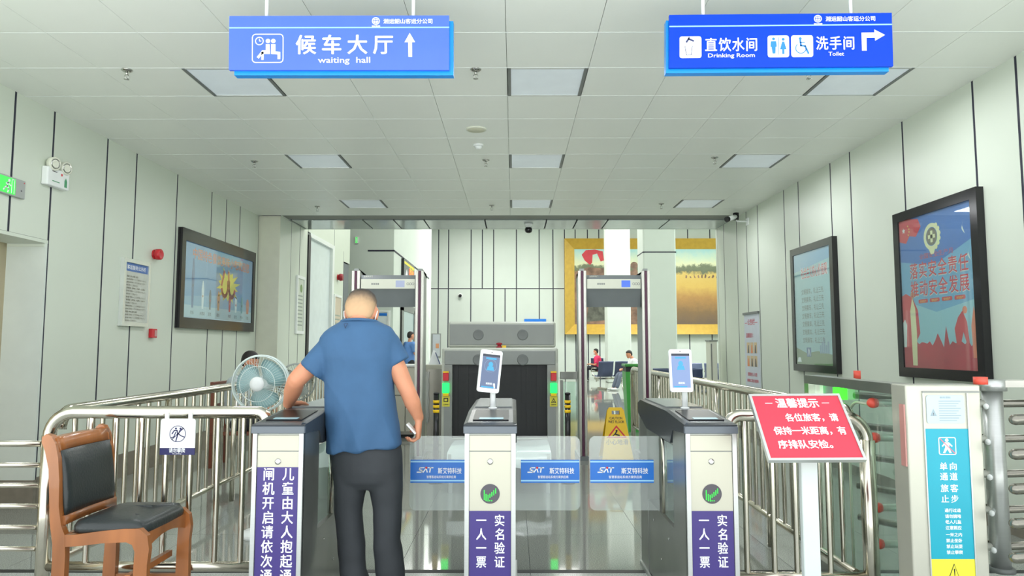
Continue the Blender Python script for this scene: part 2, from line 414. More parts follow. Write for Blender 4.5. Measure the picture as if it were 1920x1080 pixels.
# left wall ------------------------------------------------------------------
wl = one('wall_left', None, lambda g: (g.box((XL-.3, YO, 2.27), (XL-.0015, 6.125, H), gapm), g.box((XL-.3, 6.125, 0), (XL-.0015, 11.18, H), gapm)), kind='structure')
ysl = [YO, 3.4, 4.13, 5.12, 5.632, 6.125]
panels_along_y(wl, XL, 1, ysl, 2.27, H)
panels_along_y(wl, XL, 1, [6.125, 6.95, 7.5, 8.43, 9.41, 9.9, 10.4, 11.18], .24, H)
one('lintel_soffit', wl, lambda g: g.box((XL-.5, YO, 2.24), (XL, 6.125, 2.268), wallm))
one('jamb', wl, lambda g: (g.box((XL-.34, 6.10, .22), (XL-.002, 6.123, 2.24), mat('jamb_white', (214, 222, 214), .35)), g.box((XL-.33, 6.09, 2.21), (XL-.01, 6.10, 2.235), wallm)))
stone = mat('grey_brown_stone', (128, 122, 110), .3, vary=.12, scale=12)
one('baseboard_left', None, lambda g: (g.box((XL-.03, 6.13, 0), (XL+.012, 11.18, .238), stone), g.box((XL-.34, 6.085, 0), (XL+.012, 6.124, .22), stone)), kind='structure')
# lift-like steel door in the recess
bronze = mat('champagne_steel', (196, 184, 158), .3, .8, vary=.08, scale=3, stretch=(1, 1, .2))
d1 = one('door_1', None, lambda g: g.box((XL-.42, 3.2, 0), (XL-.38, 5.9, 2.2), bronze), kind='structure')
one('door_frame', d1, lambda g: (g.box((XL-.40, 5.9, 0), (XL-.34, 6.12, 2.24), bronze), g.box((XL-.40, YO, 0), (XL-.36, 3.2, 2.24), wallm), g.box((XL-.40, 3.2, 2.18), (XL-.345, 5.9, 2.24), bronze)))
one('door_window', d1, lambda g: g.box((XL-.38, 5.0, .9), (XL-.372, 5.72, 2.0), blackm))
# pilaster and the wall beyond it
XP = -3.72
pil = one('wall_left_far', None, lambda g: (g.box((XP-.3, 11.205, 0), (XP-.0015, 12.715, 5.9), gapm), g.box((XP-.3, 14.6, 0), (XP-.0015, 15.45, 5.9), gapm), g.box((XP-.3, 12.75, 3.42), (XP-.0015, 14.6, 5.9), gapm),
    g.box((XP-.3, 15.45, 3.2), (XP-.0015, 16.0, 5.9), gapm), g.box((XP-1.2, 15.98, 0), (XP-.3, 16.0, 5.9), gapm)), kind='structure')
one('pilaster_face', pil, lambda g: g.box((XL-.02, 11.182, 0), (XP+.0, 11.204, H), mat('pilaster_cream', (218, 220, 202), .4)))
one('pilaster_side', pil, lambda g: g.box((XP-.03, 11.206, 0), (XP+.0, 11.75, H-.002), wallm))
panels_along_y(pil, XP, 1, [11.755, 12.24, 12.70], 0, H); panels_along_y(pil, XP, 1, [11.2, 12.72, 14.6, 16.0], 3.42, 5.9)
panels_along_y(pil, XP, 1, [14.62, 15.42], 0, 3.42)
panels_along_y(pil, XP, 1, [15.42, 16.0], 3.2, 3.42)
# bright recessed window and a dark grey door on that wall
w1 = one('window_1', None, lambda g: (g.box((XP-.10, 12.72, 0), (XP+.015, 12.86, 3.36), rubber), g.box((XP-.12, 14.45, 0), (XP+.01, 14.6, 3.42), white), g.box((XP-.12, 12.86, 3.34), (XP+.01, 14.45, 3.42), white)), kind='structure')
frost = mat('frosted_pane', (222, 232, 234), .25); one('pane', w1, lambda g: g.box((XP-.07, 12.86, 0), (XP-.05, 14.45, 3.34), frost))
d2 = one('door_2', None, lambda g: g.box((XP-.10, 15.45, 0), (XP-.02, 15.99, 3.18), mat('door_slate', (98, 106, 112), .4)), kind='structure')
one('door_handle', d2, lambda g: g.tube(((XP-.0, 15.55, 1.0), (XP+.03, 15.55, 1.0), (XP+.03, 15.55, 1.2), (XP, 15.55, 1.2)), .01, steel))

# right wall ------------------------------------------------------------------
wr = one('wall_right', None, lambda g: (g.box((XR+.0015, YO, 0), (XR+.3, 12.4, H), gapm), g.box((XR, 12.4, 0), (XR+.3, 12.5, 6.9), wallm)), kind='structure')
panels_along_y(wr, XR, -1, [YO, 2.93, 3.43, 3.93, 4.935, 5.415, 6.422, 7.45, 7.92, 8.83, 9.31, 10.335, 10.84, 11.32, 12.02, 12.4], .1, H)
one('baseboard_right', None, lambda g: g.box((XR-.012, YO, 0), (XR+.03, 12.4, .1), stone), kind='structure')

# waiting hall beyond ------------------------------------------------------------
YF = 31.0
wf = one('wall_back', None, lambda g: g.box((-9, YF+.042, 0), (12, YF+.3, 7), gapm), kind='structure')
joint = onY(900, 541, YF).z
top = [onY(px, 500, YF).x for px in (780, 798, 822, 840.7, 883, 904.3, 925.5, 968.3, 1011, 1037, 1058.7, 1079, 1102, 1123.5)]
low = [onY(px, 500, YF).x for px in (780, 798, 822, 840.7, 883, 925.5, 947, 968.3, 1011, 1037, 1058.7, 1079, 1102, 1123.5)]
ext = [top[-1] + .98*k for k in range(1, 9)]; ext[-1] = 10.5; lft = [-9, -7.5, -6, -5]
panels_along_x(wf, YF+.04, lft+top+ext, joint+.02, 7, .02); panels_along_x(wf, YF+.04, lft+low+ext, 0.0, joint-.02, .02)
one('wall_front_left_of_hall', None, lambda g: g.box((XL-1.2, 18.7, 0), (-3.18, 18.75, 6.9), wallm2), kind='structure', label='white wall facing the entrance at the left of the hall')
one('wall_side_of_hall', None, lambda g: (g.box((-3.22, 18.75, 0), (-3.18, 26.4, 6.9), wallm2), g.box((-3.3, 26.4, 0), (-3.12, 26.7, 6.9), white)), kind='structure', label='white side wall of the hall with a corner post')
zc = onY(700, 470, 18.7).z
one('trim_2', None, lambda g: (g.box((onY(690, 470, 18.7).x, 18.685, zc-.02), (-3.165, 18.70, zc+.02), gapm), g.box((-3.178, 18.70, zc-.02), (-3.165, 26.4, zc+.02), gapm)), kind='structure')
one('wall_right_of_hall', None, lambda g: (g.box((10.5, 12.5, 0), (10.8, YF, .9), wallm2), g.box((10.5, 12.5, 6.2), (10.8, YF, 7), wallm2), *[g.box((10.5, 12.5+3.6*k, .9), (10.8, 12.8+3.6*k, 6.2), wallm2) for k in range(6)]), kind='structure', label='outer wall of the hall with tall windows')
for k in range(5):
    one('window_%d' % (k+2), None, lambda g: (g.box((10.6, 12.8+3.6*k, .9), (10.62, 16.1+3.6*k, 6.2), clearglass), g.box((10.58, 14.4+3.6*k, .9), (10.66, 14.46+3.6*k, 6.2), alum), g.box((10.58, 12.8+3.6*k, 2.6), (10.66, 16.1+3.6*k, 2.66), alum)), kind='structure')
one('ceiling_of_hall', None, lambda g: g.box((-9, 12.5, 7), (12, YF+.3, 7.2), ceilm), kind='structure', label='high ceiling of the waiting hall')
one('wall_left_of_hall', None, lambda g: g.box((-9.2, 12.5, 0), (-9, YF+.3, 7), wallm2), kind='structure', label='outer wall far left of the hall')
one('wall_front_of_hall', None, lambda g: (g.box((4.2, 12.42, 0), (10.8, 12.5, 7), wallm2), g.box((-9, 12.42, 0), (-4.6, 12.5, 7), wallm2)), kind='structure', label='hall side of the entrance wall')
for k, (pa, pb, Y, lab) in enumerate(((1206, 1268, 19.0, 'nearer white square column with a dark cap joint in front of the painting'), (1138, 1182, 26.5, 'farther white square column in front of the painting'))):
    xa, xb = onY(pa, 500, Y).x, onY(pb, 500, Y).x
    c = one('column', None, lambda g: g.box((xa, Y, 0), (xb, Y+xb-xa, 6.98), wallm2, .05), kind='structure', label=lab)
    one('cap_joint', c, lambda g: g.box((xa-.004, Y-.004, zc-.015), (xb+.004, Y+xb-xa+.004, zc+.015), gapm))
# ============================================================ HANGING SIGNS
def hang_sign(corners, label, rods, dx, m):
    tl, tr_, br, bl = corners; Y = 3.8
    t = thing('hanging_sign', label, 'sign', ((tl.x+tr_.x)/2, Y, tl.z), 'blue direction signs hanging from the ceiling')
    M = frame_m((0, Y, 0), (1, 0, 0), (0, 0, 1))
    o4 = [(bl.x, bl.z), (br.x, br.z), (tr_.x, tr_.z), (tl.x, tl.z)]
    one('front_panel', t, lambda g: g.prism(o4, M, -.02, 0, m), label='blue printed front panel')
    o5 = [(x+dx, z-.022) for x, z in o4]
    def back(g): g.prism(o5, M, -.07, -.022, cyan)
    one('backing_panel', t, back, label='cyan backing panel, offset')
    def rd(x):
        def f(g): g.tube(((x, Y+.035, tl.z-.01), (x, Y+.035, H)), .0095, white, 10); g.lathe((x, Y+.035, H), (0, 0, -1), ((.03, 0), (.03, .01), (.012, .02)), white)
        return f
    for px in rods: one('rod', t, rd(onY(px, 20, Y+.035).x))
    u = (tr_-tl); L = u.length; v = (tl-bl).normalized()
    a = Art(V((bl.x, Y, bl.z))+V((0, -.0005, 0)), u.normalized(), v)
    hgt = (tl-bl).length
    a.rect(0, hgt*.765, L, hgt*.79, mat('sign_line', (150, 200, 255), .3))
    # operator's round emblem and name
    ex, ey = L*.667, hgt*.885
    a.disc(ex, ey+.004, .022, pwhite); a.ring(ex, ey+.004, .017, .003, m, .0015); a.line(((ex-.015, ey+.006), (ex+.015, ey+.006)), .003, m, .0016); a.line(((ex, ey-.01), (ex, ey+.02)), .003, m, .0016)
    a.text('湘运集团', ex, ey-.031, .012, pwhite)
    a.text('湘运韶山客运分公司', L*.813, hgt*.855, .030, pwhite, .03, width=L*.222)
    return t, a, L, hgt
Y = 3.8
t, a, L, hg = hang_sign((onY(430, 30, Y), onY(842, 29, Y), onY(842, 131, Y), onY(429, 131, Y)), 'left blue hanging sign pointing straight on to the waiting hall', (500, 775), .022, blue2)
S = L/412  # metres per sign pixel
def sp(px, py): return (px-430)*S, (131-py)*S
x0, y0 = sp(473, 118); x1, y1 = sp(532, 62)
a.rrect(x0, y0, x1, y1, .02, pwhite); a.rrect(x0+.005, y0+.005, x1-.005, y1-.005, .016, blue2, .0014)
cx, cy = sp(487, 76); a.ring(cx, cy, .024, .005, pwhite, .002); a.line((sp(487, 72), sp(487, 76), sp(490, 76)), .004, pwhite, .002)
for px in (503, 513): a.disc(*sp(px, 76), .0125, pwhite, .002)
a.poly([sp(*q) for q in ((499,82),(506,82),(507,98),(507,101),(493,101),(486,110),(482,107),(490,97),(492,94),(499,94))], pwhite, .002)
a.poly([sp(*q) for q in ((509,82),(517,82),(517,96),(526,97),(526,111),(521,111),(521,102),(509,101))], pwhite, .002)
a.line((sp(493, 98), sp(493, 111)), .013, pwhite, .002)
for ch, px in zip('候车大厅', (574, 622, 670, 718)): a.text(ch, *sp(px, 98), .118, pwhite, .035, sx=.98)
a.text('waiting  hall', *sp(645, 118), .047, pwhite, .02, width=97*S)
a.poly([sp(*q) for q in ((765,107),(765,79),(758,79),(768,61),(778,79),(772,79),(772,107))], pwhite, .002)
a.build(t)
t, a, L, hg = hang_sign((onY(1255, 28, Y), onY(1672, 24, Y), onY(1675, 124, Y), onY(1255, 127, Y)), 'right blue hanging sign pointing to drinking water and toilets', (1318, 1595), -.014, blue)
S = L/418
def sp(px, py): return (px-1255)*S, (127-py)*S
ic = mat('sign_icon_blue', (40, 130, 215), .4)
for xa, xb in ((1274, 1315), (1439, 1479), (1483, 1524)):
    x0, y0 = sp(xa, 109); x1, y1 = sp(xb, 67); a.rrect(x0, y0, x1, y1, .013, pwhite, .001)
a.line((sp(1287, 78), sp(1291, 72), sp(1300, 76)), .010, mat('icon_ink', (50, 60, 110), .4), .002); a.line((sp(1291, 72), sp(1292, 68.5)), .006, MC['icon_ink'], .002)
a.line((sp(1284, 86), sp(1287, 103), sp(1296, 103), sp(1298, 86)), .003, MC['icon_ink'], .002); a.rect(*sp(1287, 96), *sp(1296, 90), mat('icon_water', (190, 210, 240), .4), .002)
for ch, px in zip('直饮水间', (1333, 1359, 1384, 1409)): a.text(ch, *sp(px, 94), .082, pwhite, .03, sx=.85)
a.text('Drinking Room', *sp(1371, 108), .032, pwhite, .02, width=87*S)
a.disc(*sp(1450, 73.5), .008, ic, .002); a.poly([sp(*q) for q in ((1445,78),(1455,78),(1456,89),(1454,89),(1453,102),(1448,102),(1446,89),(1444,89))], ic, .002)
a.line((sp(1459, 71), sp(1459, 104)), .003, ic, .002)
a.disc(*sp(1468, 74.5), .008, ic, .002); a.poly([sp(*q) for q in ((1466,79),(1470,79),(1474,94),(1470,94),(1470,103),(1466,103),(1466,94),(1462,94))], ic, .002)
a.disc(*sp(1500, 73.5), .008, ic, .002); a.line((sp(1500, 77), sp(1501, 87), sp(1509, 88), sp(1515, 102)), .010, ic, .002); a.ring(*sp(1501, 92), .031, .005, ic, .002, a0=130, a1=360); a.line((sp(1500, 81), sp(1508, 81)), .006, ic, .002)
for ch, px in zip('洗手间', (1541, 1566, 1591)): a.text(ch, *sp(px, 93), .082, pwhite, .03, sx=.85)
a.text('Toilet', *sp(1567, 107), .032, pwhite, .02, width=29*S)
a.poly([sp(*q) for q in ((1615,98),(1615,63),(1639,63),(1639,57),(1659,68),(1640,79),(1640,73),(1624,73),(1624,98))], pwhite, .002)
a.build(t)

# ============================================================ WALL-MOUNTED THINGS
def wallframe(name, label, cat, X, face, y0, y1, z0, z1, bw, fm, depth=.05, group=None, bt=None, bb=None):
    """framed board on a side wall; face +1 looks to +x. returns thing and Art in the picture area (u to the viewer's right)"""
    xf = X + face*depth; bt = bt or bw; bb = bb or bw
    t = thing(name, label, cat, (X, (y0+y1)/2, (z0+z1)/2), group)
    def fr(g):
        g.box((X, y0, z0), (xf, y0+bw, z1), fm); g.box((X, y1-bw, z0), (xf, y1, z1), fm)
        g.box((X, y0+bw, z0), (xf, y1-bw, z0+bb), fm); g.box((X, y0+bw, z1-bt), (xf, y1-bw, z1), fm)
    one('frame', t, fr)
    xs_ = X + face*(depth-.015)
    if face > 0: a = Art((xs_, y0+bw, z0+bb), (0, 1, 0), (0, 0, 1))
    else: a = Art((xs_, y1-bw, z0+bb), (0, -1, 0), (0, 0, 1))
    return t, a, y1-y0-2*bw, z1-z0-bt-bb, xf
# food poster on the left wall
t, a, W, Hh, xf = wallframe('advertising_board', 'wide black framed food advertisement on the left wall', 'poster', XL, 1, 8.49, 10.93, 1.57, 2.79, .10, blackm, .06, bt=.15, bb=.13)
sky = mat('poster_sky', (110, 158, 206), .4, vary=.1, scale=1.5); pale = mat('poster_pale', (190, 212, 222), .4); orr = mat('poster_orange', (232, 128, 88), .4); yl = mat('poster_yellow', (236, 226, 96), .4); rd_ = mat('poster_crimson', (200, 56, 72), .4)
dbl = mat('poster_deepblue', (62, 92, 150), .4); pdark = mat('poster_dark', (80, 76, 84), .4); tan_ = mat('poster_tan', (206, 150, 110), .4)
a.rect(0, 0, W, Hh, sky, 0, 'poster_sheet'); a.rect(0, 0, W, .16, pale, .001); 
a.poly([(0, .16), (W, .16), (W, .24), (W*.5, .34), (0, .26)], mat('poster_sky_pale', (146, 184, 214), .4), .001)
a.text('中国特色餐饮美味小吃欢迎您', W*.52, Hh-.18, .15, orr, .04, width=W*.84)
pts = []
for k in range(28):
    r = (.40 if k % 2 else .24) * (1 + .15*math.sin(k*2.3)); t_ = 2*PI*k/28; pts.append((W*.60+r*1.0*math.cos(t_), Hh*.52+r*.62*math.sin(t_)))
a.poly(pts, yl, .002)
a.line([(W*.60-.12+.12*math.cos(q)*.9, Hh*.50+.02-.15*math.sin(q)) for q in [PI*k/8 for k in range(-1, 8)]], .055, rd_, .003)
a.line([(W*.60+.13+.12*math.cos(q)*.9, Hh*.50-.15*math.sin(q)+.02) for q in [PI*k/8 for k in range(1, 10)]][::-1], .06, rd_, .003)
a.line([(W*.60+.02, Hh*.52), (W*.60+.0, Hh*.72)], .05, rd_, .003); a.line([(W*.60-.23, Hh*.52), (W*.60-.15, Hh*.72)], .05, rd_, .003)
for k, (u_, h_, w_, mm) in enumerate(((.11, .62, .07, dbl), (.24, .36, .07, pwhite), (.34, .26, .07, pdark), (.46, .26, .08, tan_), (.63, .26, .07, rd_), (.73, .24, .08, pwhite), (.83, .24, .08, mat('poster_teal', (96, 160, 170), .4)), (.93, .22, .11, orr))):
    x = W*u_; y = .13; a.poly([(x-w_*.35, y), (x+w_*.35, y), (x+w_*.55, y+h_*.7), (x+w_*.2, y+h_), (x-w_*.2, y+h_), (x-w_*.55, y+h_*.7)], mm, .002)
    a.disc(x, y+h_*.45, w_*.22, (pdark, tan_, rd_)[k % 3], .003)
    a.text(('可乐', '冰激凌', '豆浆', '薯条', '鸡翅', '圣代', '汽水', '汉堡')[k], x, .05, .05, pdark, .02)
a.build(t); one('cover_glass', t, lambda g: g.box((xf-.010, 8.60, 1.71), (xf-.006, 10.82, 2.63), posterglass))
# notice board with aluminium frame
t, a, W, Hh, xf = wallframe('notice_board', 'silver framed passenger notice with blue heading on the left wall', 'notice board', XL, 1, 7.27, 7.80, 1.56, 2.265, .04, mat('silver_frame', (222, 226, 222), .25, .5), .045)
a.rect(0, 0, W, Hh, mat('paper_grey', (196, 200, 190), .5, vary=.08), 0, 'poster_sheet'); a.rect(0, Hh-.09, W, Hh, mat('heading_blue', (70, 110, 176), .4), .001)
a.text('客运服务公示栏', W/2, Hh-.065, .05, pwhite, .02, width=W*.84)
for k in range(16):
    y = Hh-.15-k*.031; a.text('旅客须知一二三四五六七八' if k % 4 else '服务承诺', W*.08, y, .02, mat('ink_grey', (128, 126, 110), .5), .01, 'L', width=W*(.84 if k % 3 else .5))
a.build(t)
# red alarm sounder and call point, emergency lamp, exit sign
p = onX(289, 477, XL); t = thing('fire_alarm_sounder', 'round red fire alarm sounder above the notice, left wall', 'alarm', p)
one('base', t, lambda g: g.lathe(p, (1, 0, 0), ((.055, 0), (.055, .02)), redm)); one('horn', t, lambda g: g.lathe(p, (1, 0, 0), ((.045, .02), (.062, .03), (.062, .075), (.05, .085), (.03, .07), (.01, .07)), redm))
p = onX(283, 625, XL); t = thing('fire_call_point', 'square red manual call point low on the left wall', 'alarm', p)
one('housing', t, lambda g: g.box((XL, p.y-.055, p.z-.05), (XL+.045, p.y+.055, p.z+.05), redm, .008)); one('press_window', t, lambda g: (g.box((XL+.045, p.y-.008, p.z-.035), (XL+.049, p.y+.045, p.z+.035), mat('press_pink', (200, 150, 150), .3))))
p = onX(98, 334, XL); t = thing('emergency_light', 'white twin-lamp emergency light box on the left wall', 'lamp', p)
one('housing', t, lambda g: g.box((XL, p.y-.15, p.z-.085), (XL+.06, p.y+.15, p.z+.075), white, .012))
for s_ in (-.075, .085):
    c = V((XL+.055, p.y+s_, p.z+.125-abs(s_-.005)*.2)); 
    lp = one('spot_lamp', t, lambda g: (g.lathe(c, (1, -.25, -.1), ((.03, -.045), (.055, -.02), (.06, .02), (.052, .024)), cream), g.tube((c+V((-.03, 0, -.03)), V((c.x-.03, c.y, p.z+.07))), .012, cream)))
    one('lens', lp, lambda g: g.lathe(c, (1, -.25, -.1), ((.051, .02), (.04, .028), (.012, .012)), chrome))
a = Art((XL+.0605, p.y-.15, p.z-.085), (0, 1, 0), (0, 0, 1)); a.rect(.055, .125, .12, .132, pdark); a.rect(.06, .04, .16, .047, mat('print_green', (60, 150, 100), .4)); a.disc(.185, .12, .012, pred); a.poly([(.225, .02), (.262, .02), (.262, .075), (.244, .105), (.225, .075)], MC['print_green']); a.build(t)
ya, yb = onX(-30, 345, XL).y, onX(41, 355, XL).y; zm = 2.63
t = thing('exit_sign', 'green glowing running-man exit sign at the left edge', 'sign', (XL, (ya+yb)/2, zm))
one('housing', t, lambda g: g.box((XL, ya, zm-.075), (XL+.03, yb, zm+.075), mat('grey_box', (160, 164, 160), .35), .006))
split = onX(22, 350, XL).y; a = Art((XL+.0305, ya, zm-.075), (0, 1, 0), (0, 0, 1)); wv = split-ya
a.rect(.01, .01, wv, .14, emit('exit_green', (70, 235, 90), 1.0)); 
fx = wv-.075
a.disc(fx+.0, .115, .012, pwhite, .002); a.line([(fx-.01, .1), (fx-.02, .065), (fx+.0, .045), (fx-.012, .02)], .014, pwhite, .002); a.line([(fx-.02, .065), (fx-.045, .05), (fx-.06, .03)], .012, pwhite, .002); a.line([(fx-.035, .085), (fx-.01, .095), (fx+.02, .075)], .010, pwhite, .002)
a.line([(fx+.03, .02), (fx+.03, .13), (fx+.06, .13), (fx+.06, .02)], .008, pwhite, .002); a.disc(yb-ya-.02, .13, .006, pred, .002); a.disc(yb-ya-.05, .06, .008, pdark, .002); a.build(t)
# small notices on the pilaster wall, an alarm, a small exit sign
for nm, lab, ya, yb, za, zb in (('notice_board', 'narrow white framed notice beside the dark window edge, left background', *[onX(q, 560, XP).y for q in (554, 569)], onX(560, 626, XP).z, onX(560, 517, XP).z), ('notice_board', 'narrow framed beige notice next to the slate door, left background', *[onX(q, 560, XP).y for q in (625, 639)], 1.15, onX(632, 553, XP).z)):
    t, a, W, Hh, xf = wallframe(nm, lab, 'notice board', XP, 1, ya, yb, za, zb, .05, white, .03)
    a.rect(0, 0, W, Hh, mat('paper_pale', (206, 214, 200), .5) if ya < 13 else mat('paper_beige', (204, 190, 170), .5), 0, 'poster_sheet')
    if ya < 13: a.disc(W*.6, Hh*.82, W*.2, mat('leaf_green', (120, 150, 90), .5))
    for k in range(9): a.rect(W*.1, Hh*(.1+.07*k), W*.85, Hh*(.125+.07*k), mat('ink_pale', (150, 160, 150), .5))
    a.build(t)
p = onX(633, 520, XP); t = thing('fire_alarm_sounder', 'tiny round red alarm on the far left wall', 'alarm', p); one('base', t, lambda g: g.lathe(p, (1, 0, 0), ((.06, 0), (.06, .03)), redm)); one('horn', t, lambda g: g.lathe(p, (1, 0, 0), ((.05, .03), (.08, .05), (.07, .11), (.02, .1)), mat('dark_red', (150, 20, 40), .4)))
p = onY(669, 450, 18.66); t = thing('exit_sign', 'small green exit sign high in the left background', 'sign', p); one('housing', t, lambda g: g.box(p+V((-.05, 0, -.09)), p+V((.05, .03, .09)), white)); one('lit_face', t, lambda g: g.box(p+V((-.035, -.004, -.075)), p+V((.015, 0, .075)), emit('exit_green', (70, 235, 90)))); one('running_figure', t, lambda g: g.box(p+V((-.018, -.006, -.05)), p+V((.0, -.004, .05)), pwhite))
# LED destination display on the side wall of the hall
ya = onX(753, 500, -3.17).y; yb = onX(773, 500, -3.17).y; zb = onX(753, 512, -3.17).z; zt = onX(753, 484, -3.17).z
t = thing('led_display', 'slanting red and yellow lit display high on the hall side wall', 'display', (-3.17, (ya+yb)/2, zb))
one('housing', t, lambda g: g.box((-3.179, ya, zb-.2), (-3.10, yb, zt), blackm)); a = Art((-3.099, ya, zb-.2), (0, 1, 0), (0, 0, 1)); W = yb-ya; Hh = zt-zb+.2
a.rect(W*.45, Hh*.15, W*.95, Hh*.7, emit('led_red', (240, 60, 50))); a.rect(W*.03, Hh*.78, W*.97, Hh*.9, emit('led_yellow', (225, 215, 50))); a.rect(W*.03, Hh*.05, W*.97, Hh*.12, emit('led_yellow', (225, 215, 50))); a.poly([(W*.1, Hh*.2), (W*.35, Hh*.2), (W*.25, Hh*.6)], pwhite, .002); a.text('欢迎', W*.7, Hh*.28, .4, MC['led_yellow'], .03, width=W*.4); a.build(t)

# posters on the right wall
t, a, W, Hh, xf = wallframe('safety_poster', 'large black framed red and blue work-safety poster nearest on the right wall', 'poster', XR, -1, 5.349, 6.545, 1.075, 2.567, .085, blackm, .06, 'framed posters on the right wall')
sk1 = mat('poster_top_blue', (70, 120, 190), .4); sk2 = mat('poster_mid_blue', (120, 176, 206), .4); sk3 = mat('poster_low_cyan', (160, 206, 212), .4); pr = mat('poster_red_field', (196, 52, 64), .4, vary=.2, scale=3); flagm = mat('poster_flag_red', (214, 60, 66), .4); white2 = mat('poster_off_white', (226, 232, 224), .45)
a.rect(0, 0, W, Hh, sk2, 0, 'poster_sheet'); a.poly([(0, Hh*.72), (W*.5, Hh*.66), (W, Hh*.78), (W, Hh), (0, Hh)], sk1, .0006); a.poly([(0, 0), (W, 0), (W, Hh*.42), (W*.5, Hh*.36), (0, Hh*.46)], sk3, .0006)
a.poly([(0, Hh*.86), (.1, Hh*.84), (.16, Hh*.885), (.26, Hh*.87), (.34, Hh*.93), (.30, Hh*.985), (.18, Hh), (0, Hh)], flagm, .001)
def star(x, y, r, m, l=.0015): a.poly([(x+(r if k % 2 == 0 else r*.4)*math.cos(PI/2+k*PI/5), y+(r if k % 2 == 0 else r*.4)*math.sin(PI/2+k*PI/5)) for k in range(10)], m, l)
star(.07, Hh*.93, .03, white2)
for k in range(4): star(.14+.02*math.sin(k), Hh*(.955-.02*k), .012, yl)
ex, ey = W*.48, Hh*.845; cr = mat('emblem_cream', (236, 232, 180), .4)
a.ring(ex, ey, .115, .035, cr, .0015); a.disc(ex, ey, .075, mat('emblem_brown', (120, 110, 90), .4), .0015); a.rect(ex-.016, ey-.05, ex+.016, ey+.05, cr, .002); a.rect(ex-.05, ey-.016, ex+.05, ey+.016, cr, .002)
for k in range(7):
    q = math.radians(-80+k*22); a.disc(ex+.11*math.cos(q), ey+.11*math.sin(q), .022, cr, .002, n=8)
a.poly([(ex-.05, ey-.1), (ex+.05, ey-.1), (ex+.02, ey-.15), (ex-.02, ey-.15)], cr, .0018)
a.text('全国安全生产月', W*.52, Hh*.715, .05, mat('ink_rose', (196, 90, 110), .4), .02, width=W*.46)
for ln, yy in (('落实安全责任', .60), ('推动安全发展', .48)):
    for k, ch in enumerate(ln): a.text(ch, W*(.20+.135*k), Hh*yy-.005, .150, white2, .055, lift=.0012, sx=.86); a.text(ch, W*(.20+.135*k), Hh*yy, .150, flagm, .02, lift=.0022, sx=.86)
for k in range(4): a.rrect(W*(.25+.165*k), Hh*.425, W*(.385+.165*k), Hh*.45, .012, flagm, .0015); a.text('安全生产', W*(.3175+.165*k), Hh*.43, .022, yl, .01, lift=.002)
sil = [(0, 0), (W, 0), (W, .30)]
for k in range(26): sil.append((W*(1-k/26), .17+.07*abs(math.sin(k*1.7))+(.12 if k in (10, 13) else 0)))
sil.append((0, .24)); a.poly(sil, pr, .001)
a.poly([(0, .18), (.15, .18), (.26, .3), (.24, .5), (.16, .62), (.06, .66), (0, .64)], flagm, .0012)
a.poly([(.13, .02), (.2, .02), (.21, .3), (.2, .52), (.16, .62), (.12, .5)], cr, .002); a.disc(.165, .64, .03, tan_, .002)
a.poly([(.0, .18), (.04, .18), (.06, .38), (.03, .43), (0, .4)], white2, .002)
a.poly([(W-.26, .2), (W-.21, .2), (W-.17, .3), (W-.13, .2), (W-.1, .22), (W-.12, .38), (W-.17, .47), (W-.23, .42), (W-.28, .33)], flagm, .002); a.disc(W-.14, .475, .03, orr, .002)
a.poly([(W-.06, .1), (W-.01, .1), (W-.005, .4), (W-.03, .5), (W-.07, .35)], orr, .002)
for q in ((W-.13, Hh-.2), (W-.07, Hh-.42)): a.poly([(q[0], q[1]), (q[0]+.03, q[1]+.07), (q[0]+.01, q[1]+.02), (q[0]+.04, q[1]-.05), (q[0]+.01, q[1]-.02)], white2, .002)
a.build(t); one('cover_glass', t, lambda g: g.box((xf+.006, 5.44, 1.16), (xf+.010, 6.455, 2.48), posterglass))
t, a, W, Hh, xf = wallframe('rules_poster', 'smaller looking black framed pale blue text poster farther along the right wall', 'poster', XR, -1, 7.808, 9.006, 1.045, 2.569, .085, blackm, .06, 'framed posters on the right wall')
a.rect(0, 0, W, Hh, mat('poster2_sky', (150, 190, 196), .4, vary=.06, scale=1.2), 0, 'poster_sheet'); a.poly([(0, Hh*.84), (W, Hh*.90), (W, Hh), (0, Hh)], mat('poster2_top', (112, 160, 196), .4), .0006); a.poly([(0, 0), (W, 0), (W, Hh*.09), (W*.6, Hh*.12), (W*.3, Hh*.10), (0, Hh*.15)], mat('poster2_green', (112, 132, 88), .4), .001)
a.text('社会主义核心价值观', W*.56, Hh*.775, .15, pwhite, .07, lift=.001, width=W*.72); a.text('社会主义核心价值观', W*.56, Hh*.775, .15, pred, .02, lift=.002, width=W*.70)
for k in range(7): a.text('文明乘车，礼让三先', W*.50, Hh*(.625-.072*k), .075, mat('poster2_ink', (84, 96, 90), .4), .02, width=W*.60)
a.poly([(W*.3, Hh*.07), (W*.3, Hh*.15), (W*.42, Hh*.15), (W*.42, Hh*.07)], dbl, .0015); a.line([(W*.33, Hh*.08), (W*.36, Hh*.14), (W*.39, Hh*.08)], .012, pwhite, .002)
for k in range(5): a.rect(W*(.66+.05*k), Hh*.1, W*(.70+.05*k), Hh*(.17+.03*(k % 3)), mat('poster2_city', (120, 150, 180), .4), .0015)
a.poly([(W*.02, Hh*.02), (W*.14, Hh*.02), (W*.12, Hh*.06), (W*.05, Hh*.06)], pwhite, .002)
a.build(t); one('cover_glass', t, lambda g: g.box((xf+.006, 7.9, 1.13), (xf+.010, 8.92, 2.48), posterglass))
